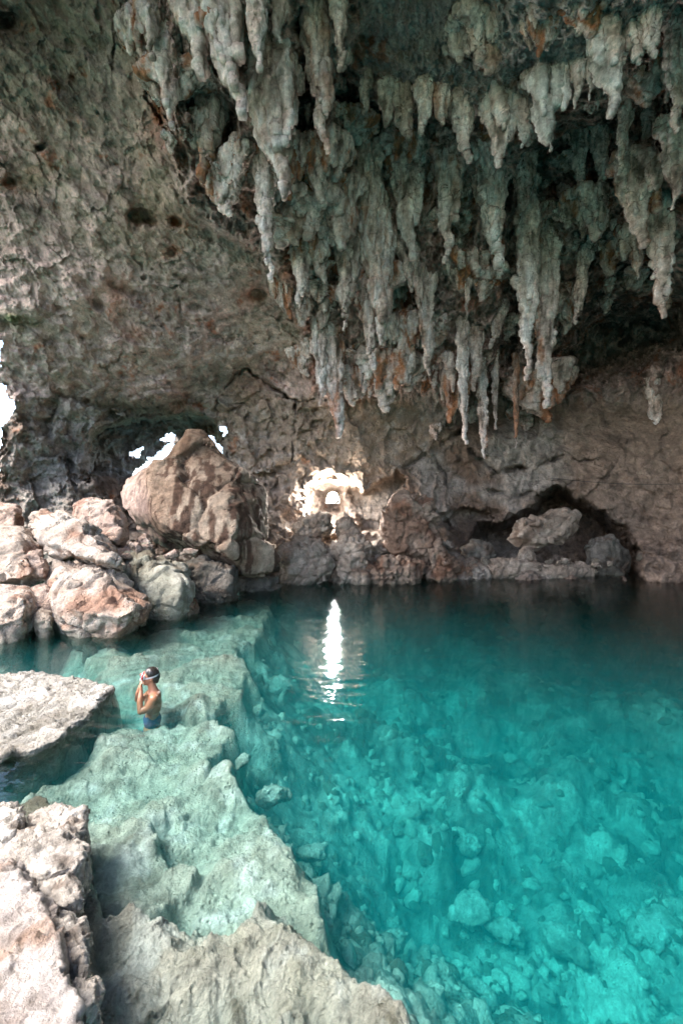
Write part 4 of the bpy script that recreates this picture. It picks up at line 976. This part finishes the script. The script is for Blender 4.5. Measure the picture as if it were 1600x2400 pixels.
def bather():
    o = bpy.data.objects.new('person', None); C.objects.link(o); p = PX(350, 1615, 6.05)
    o.location = (p[0], p[1], -.11); o.rotation_euler = (0, 0, math.radians(24))
    o.scale = (.93, .93, .93); tag(o, 'bare chested bather standing chest deep, both hands adjusting a snorkelling mask', 'person')
    bm = bmesh.new()
    ball(bm, (0, 0, -.42), (.125, .16, .14)); ball(bm, (0, 0, -.25), (.105, .145, .16)); ball(bm, (.01, 0, -.05), (.12, .165, .17)); ball(bm, (.02, 0, .06), (.105, .17, .10))
    limb(bm, [((.01, -.155, .075), .068), ((-.06, -.185, -.03), .055), ((-.155, -.165, -.065), .042), ((-.165, -.115, .05), .041), ((-.150, -.075, .165), .028), ((-.148, -.07, .19), .026)])
    limb(bm, [((.01, .155, .075), .068), ((-.08, .185, -.0), .055), ((-.19, .17, -.015), .042), ((-.185, .12, .08), .04), ((-.165, .075, .18), .028), ((-.16, .07, .20), .026)])
    limb(bm, [((.02, 0, .12), .07), ((-.005, 0, .21), .056), ((-.02, 0, .27), .056)])
    ball(bm, (-.03, 0, .345), (.098, .077, .10)); ball(bm, (-.02, 0, .385), (.098, .078, .088)); ball(bm, (-.075, 0, .275), (.05, .05, .045))
    ball(bm, (-.128, 0, .335), (.02, .013, .022)); ball(bm, (-.118, 0, .288), (.012, .022, .009))
    for sd in (-1, 1):
        ball(bm, (-.012, sd * .078, .335), (.018, .012, .03)); ball(bm, (-.112, sd * .034, .355), (.014, .016, .012))
        hx, hy, hz = (-.147, sd * .068, .225)
        ball(bm, (hx, hy, hz), (.022, .03, .042))
        for k, (dy, ln) in enumerate([(-.028, .06), (-.010, .072), (.009, .068), (.026, .052)]):
            y0 = hy + sd * dy
            limb(bm, [((hx - .004, y0, hz + .03), .0092), ((hx - .004, y0 * .98, hz + .03 + ln * .5), .0086), ((hx + .014, y0 * .92, hz + .03 + ln * .95), .0075)])
        limb(bm, [((hx + .008, hy - sd * .02, hz - .005), .012), ((hx - .002, hy - sd * .042, hz + .022), .0105), ((hx + .004, hy - sd * .05, hz + .044), .0085)])
        limb(bm, [((0, sd * .085, -.46), .085), ((-.05, sd * .09, -.68), .068), ((-.07, sd * .09, -.88), .052), ((-.03, sd * .09, -1.05), .052), ((.0, sd * .09, -1.24), .036), ((-.09, sd * .095, -1.28), .03), ((-.16, sd * .1, -1.295), .02)])
    me = remesh(bm, .0062, 3); link('body', me, M_skin, o)
    bm = bmesh.new(); ball(bm, (-.008, 0, .395), (.103, .086, .092)); ball(bm, (.03, 0, .345), (.075, .078, .10)); ball(bm, (.055, 0, .29), (.035, .055, .05))
    me = remesh(bm, .008, 2); V, Nn = get_vn(me); put_v(me, V + Nn * (.006 * fbm(V * np.array([1, 1, .4]), 60, 3, .6, 5))[:, None]); link('hair', me, M_hair, o)
    bm = bmesh.new(); ball(bm, (0, 0, -.27), (.122, .157, .14)); ball(bm, (0, 0, -.45), (.142, .175, .10))
    for sd in (-1, 1): limb(bm, [((0, sd * .085, -.48), .105), ((-.05, sd * .092, -.70), .09)])
    me = remesh(bm, .012, 3); V, Nn = get_vn(me); put_v(me, V + Nn * (.008 * fbm(V, 9, 3, .5, 5))[:, None]); link('swim_shorts', me, M_short, o)
    bm = bmesh.new()                                        # mask skirt round eyes and nose
    ball(bm, (-.118, 0, .362), (.036, .082, .052)); ball(bm, (-.138, 0, .325), (.026, .026, .032))
    me = remesh(bm, .006, 2); mk = link('diving_mask', me, M_mask, o)
    for sd in (-1, 1):
        bm = bmesh.new(); ball(bm, (-.150, sd * .038, .366), (.008, .032, .03)); bm_obj('lens', bm, M_lens, mk, True)
    bm = bmesh.new(); n = 40
    for z in (.350, .372):
        for k in range(n):
            t = 2 * math.pi * k / n; bm.verts.new((-.012 + .108 * math.cos(t), .092 * math.sin(t), z + .02 * math.cos(t)))
    bm.verts.ensure_lookup_table()
    for k in range(n): bm.faces.new((bm.verts[k], bm.verts[(k + 1) % n], bm.verts[n + (k + 1) % n], bm.verts[n + k]))
    r = bmesh.ops.solidify(bm, geom=bm.faces[:], thickness=.004); bm_obj('strap', bm, M_mask, mk)
    bm = bmesh.new(); limb(bm, [((-.135, -.075, .345), .011), ((-.13, -.09, .40), .011), ((-.11, -.10, .455), .011)]); limb(bm, [((-.152, -.03, .398), .008), ((-.152, .03, .398), .008)])
    bm_obj('snorkel', bm, M_red, mk, True)
bather()
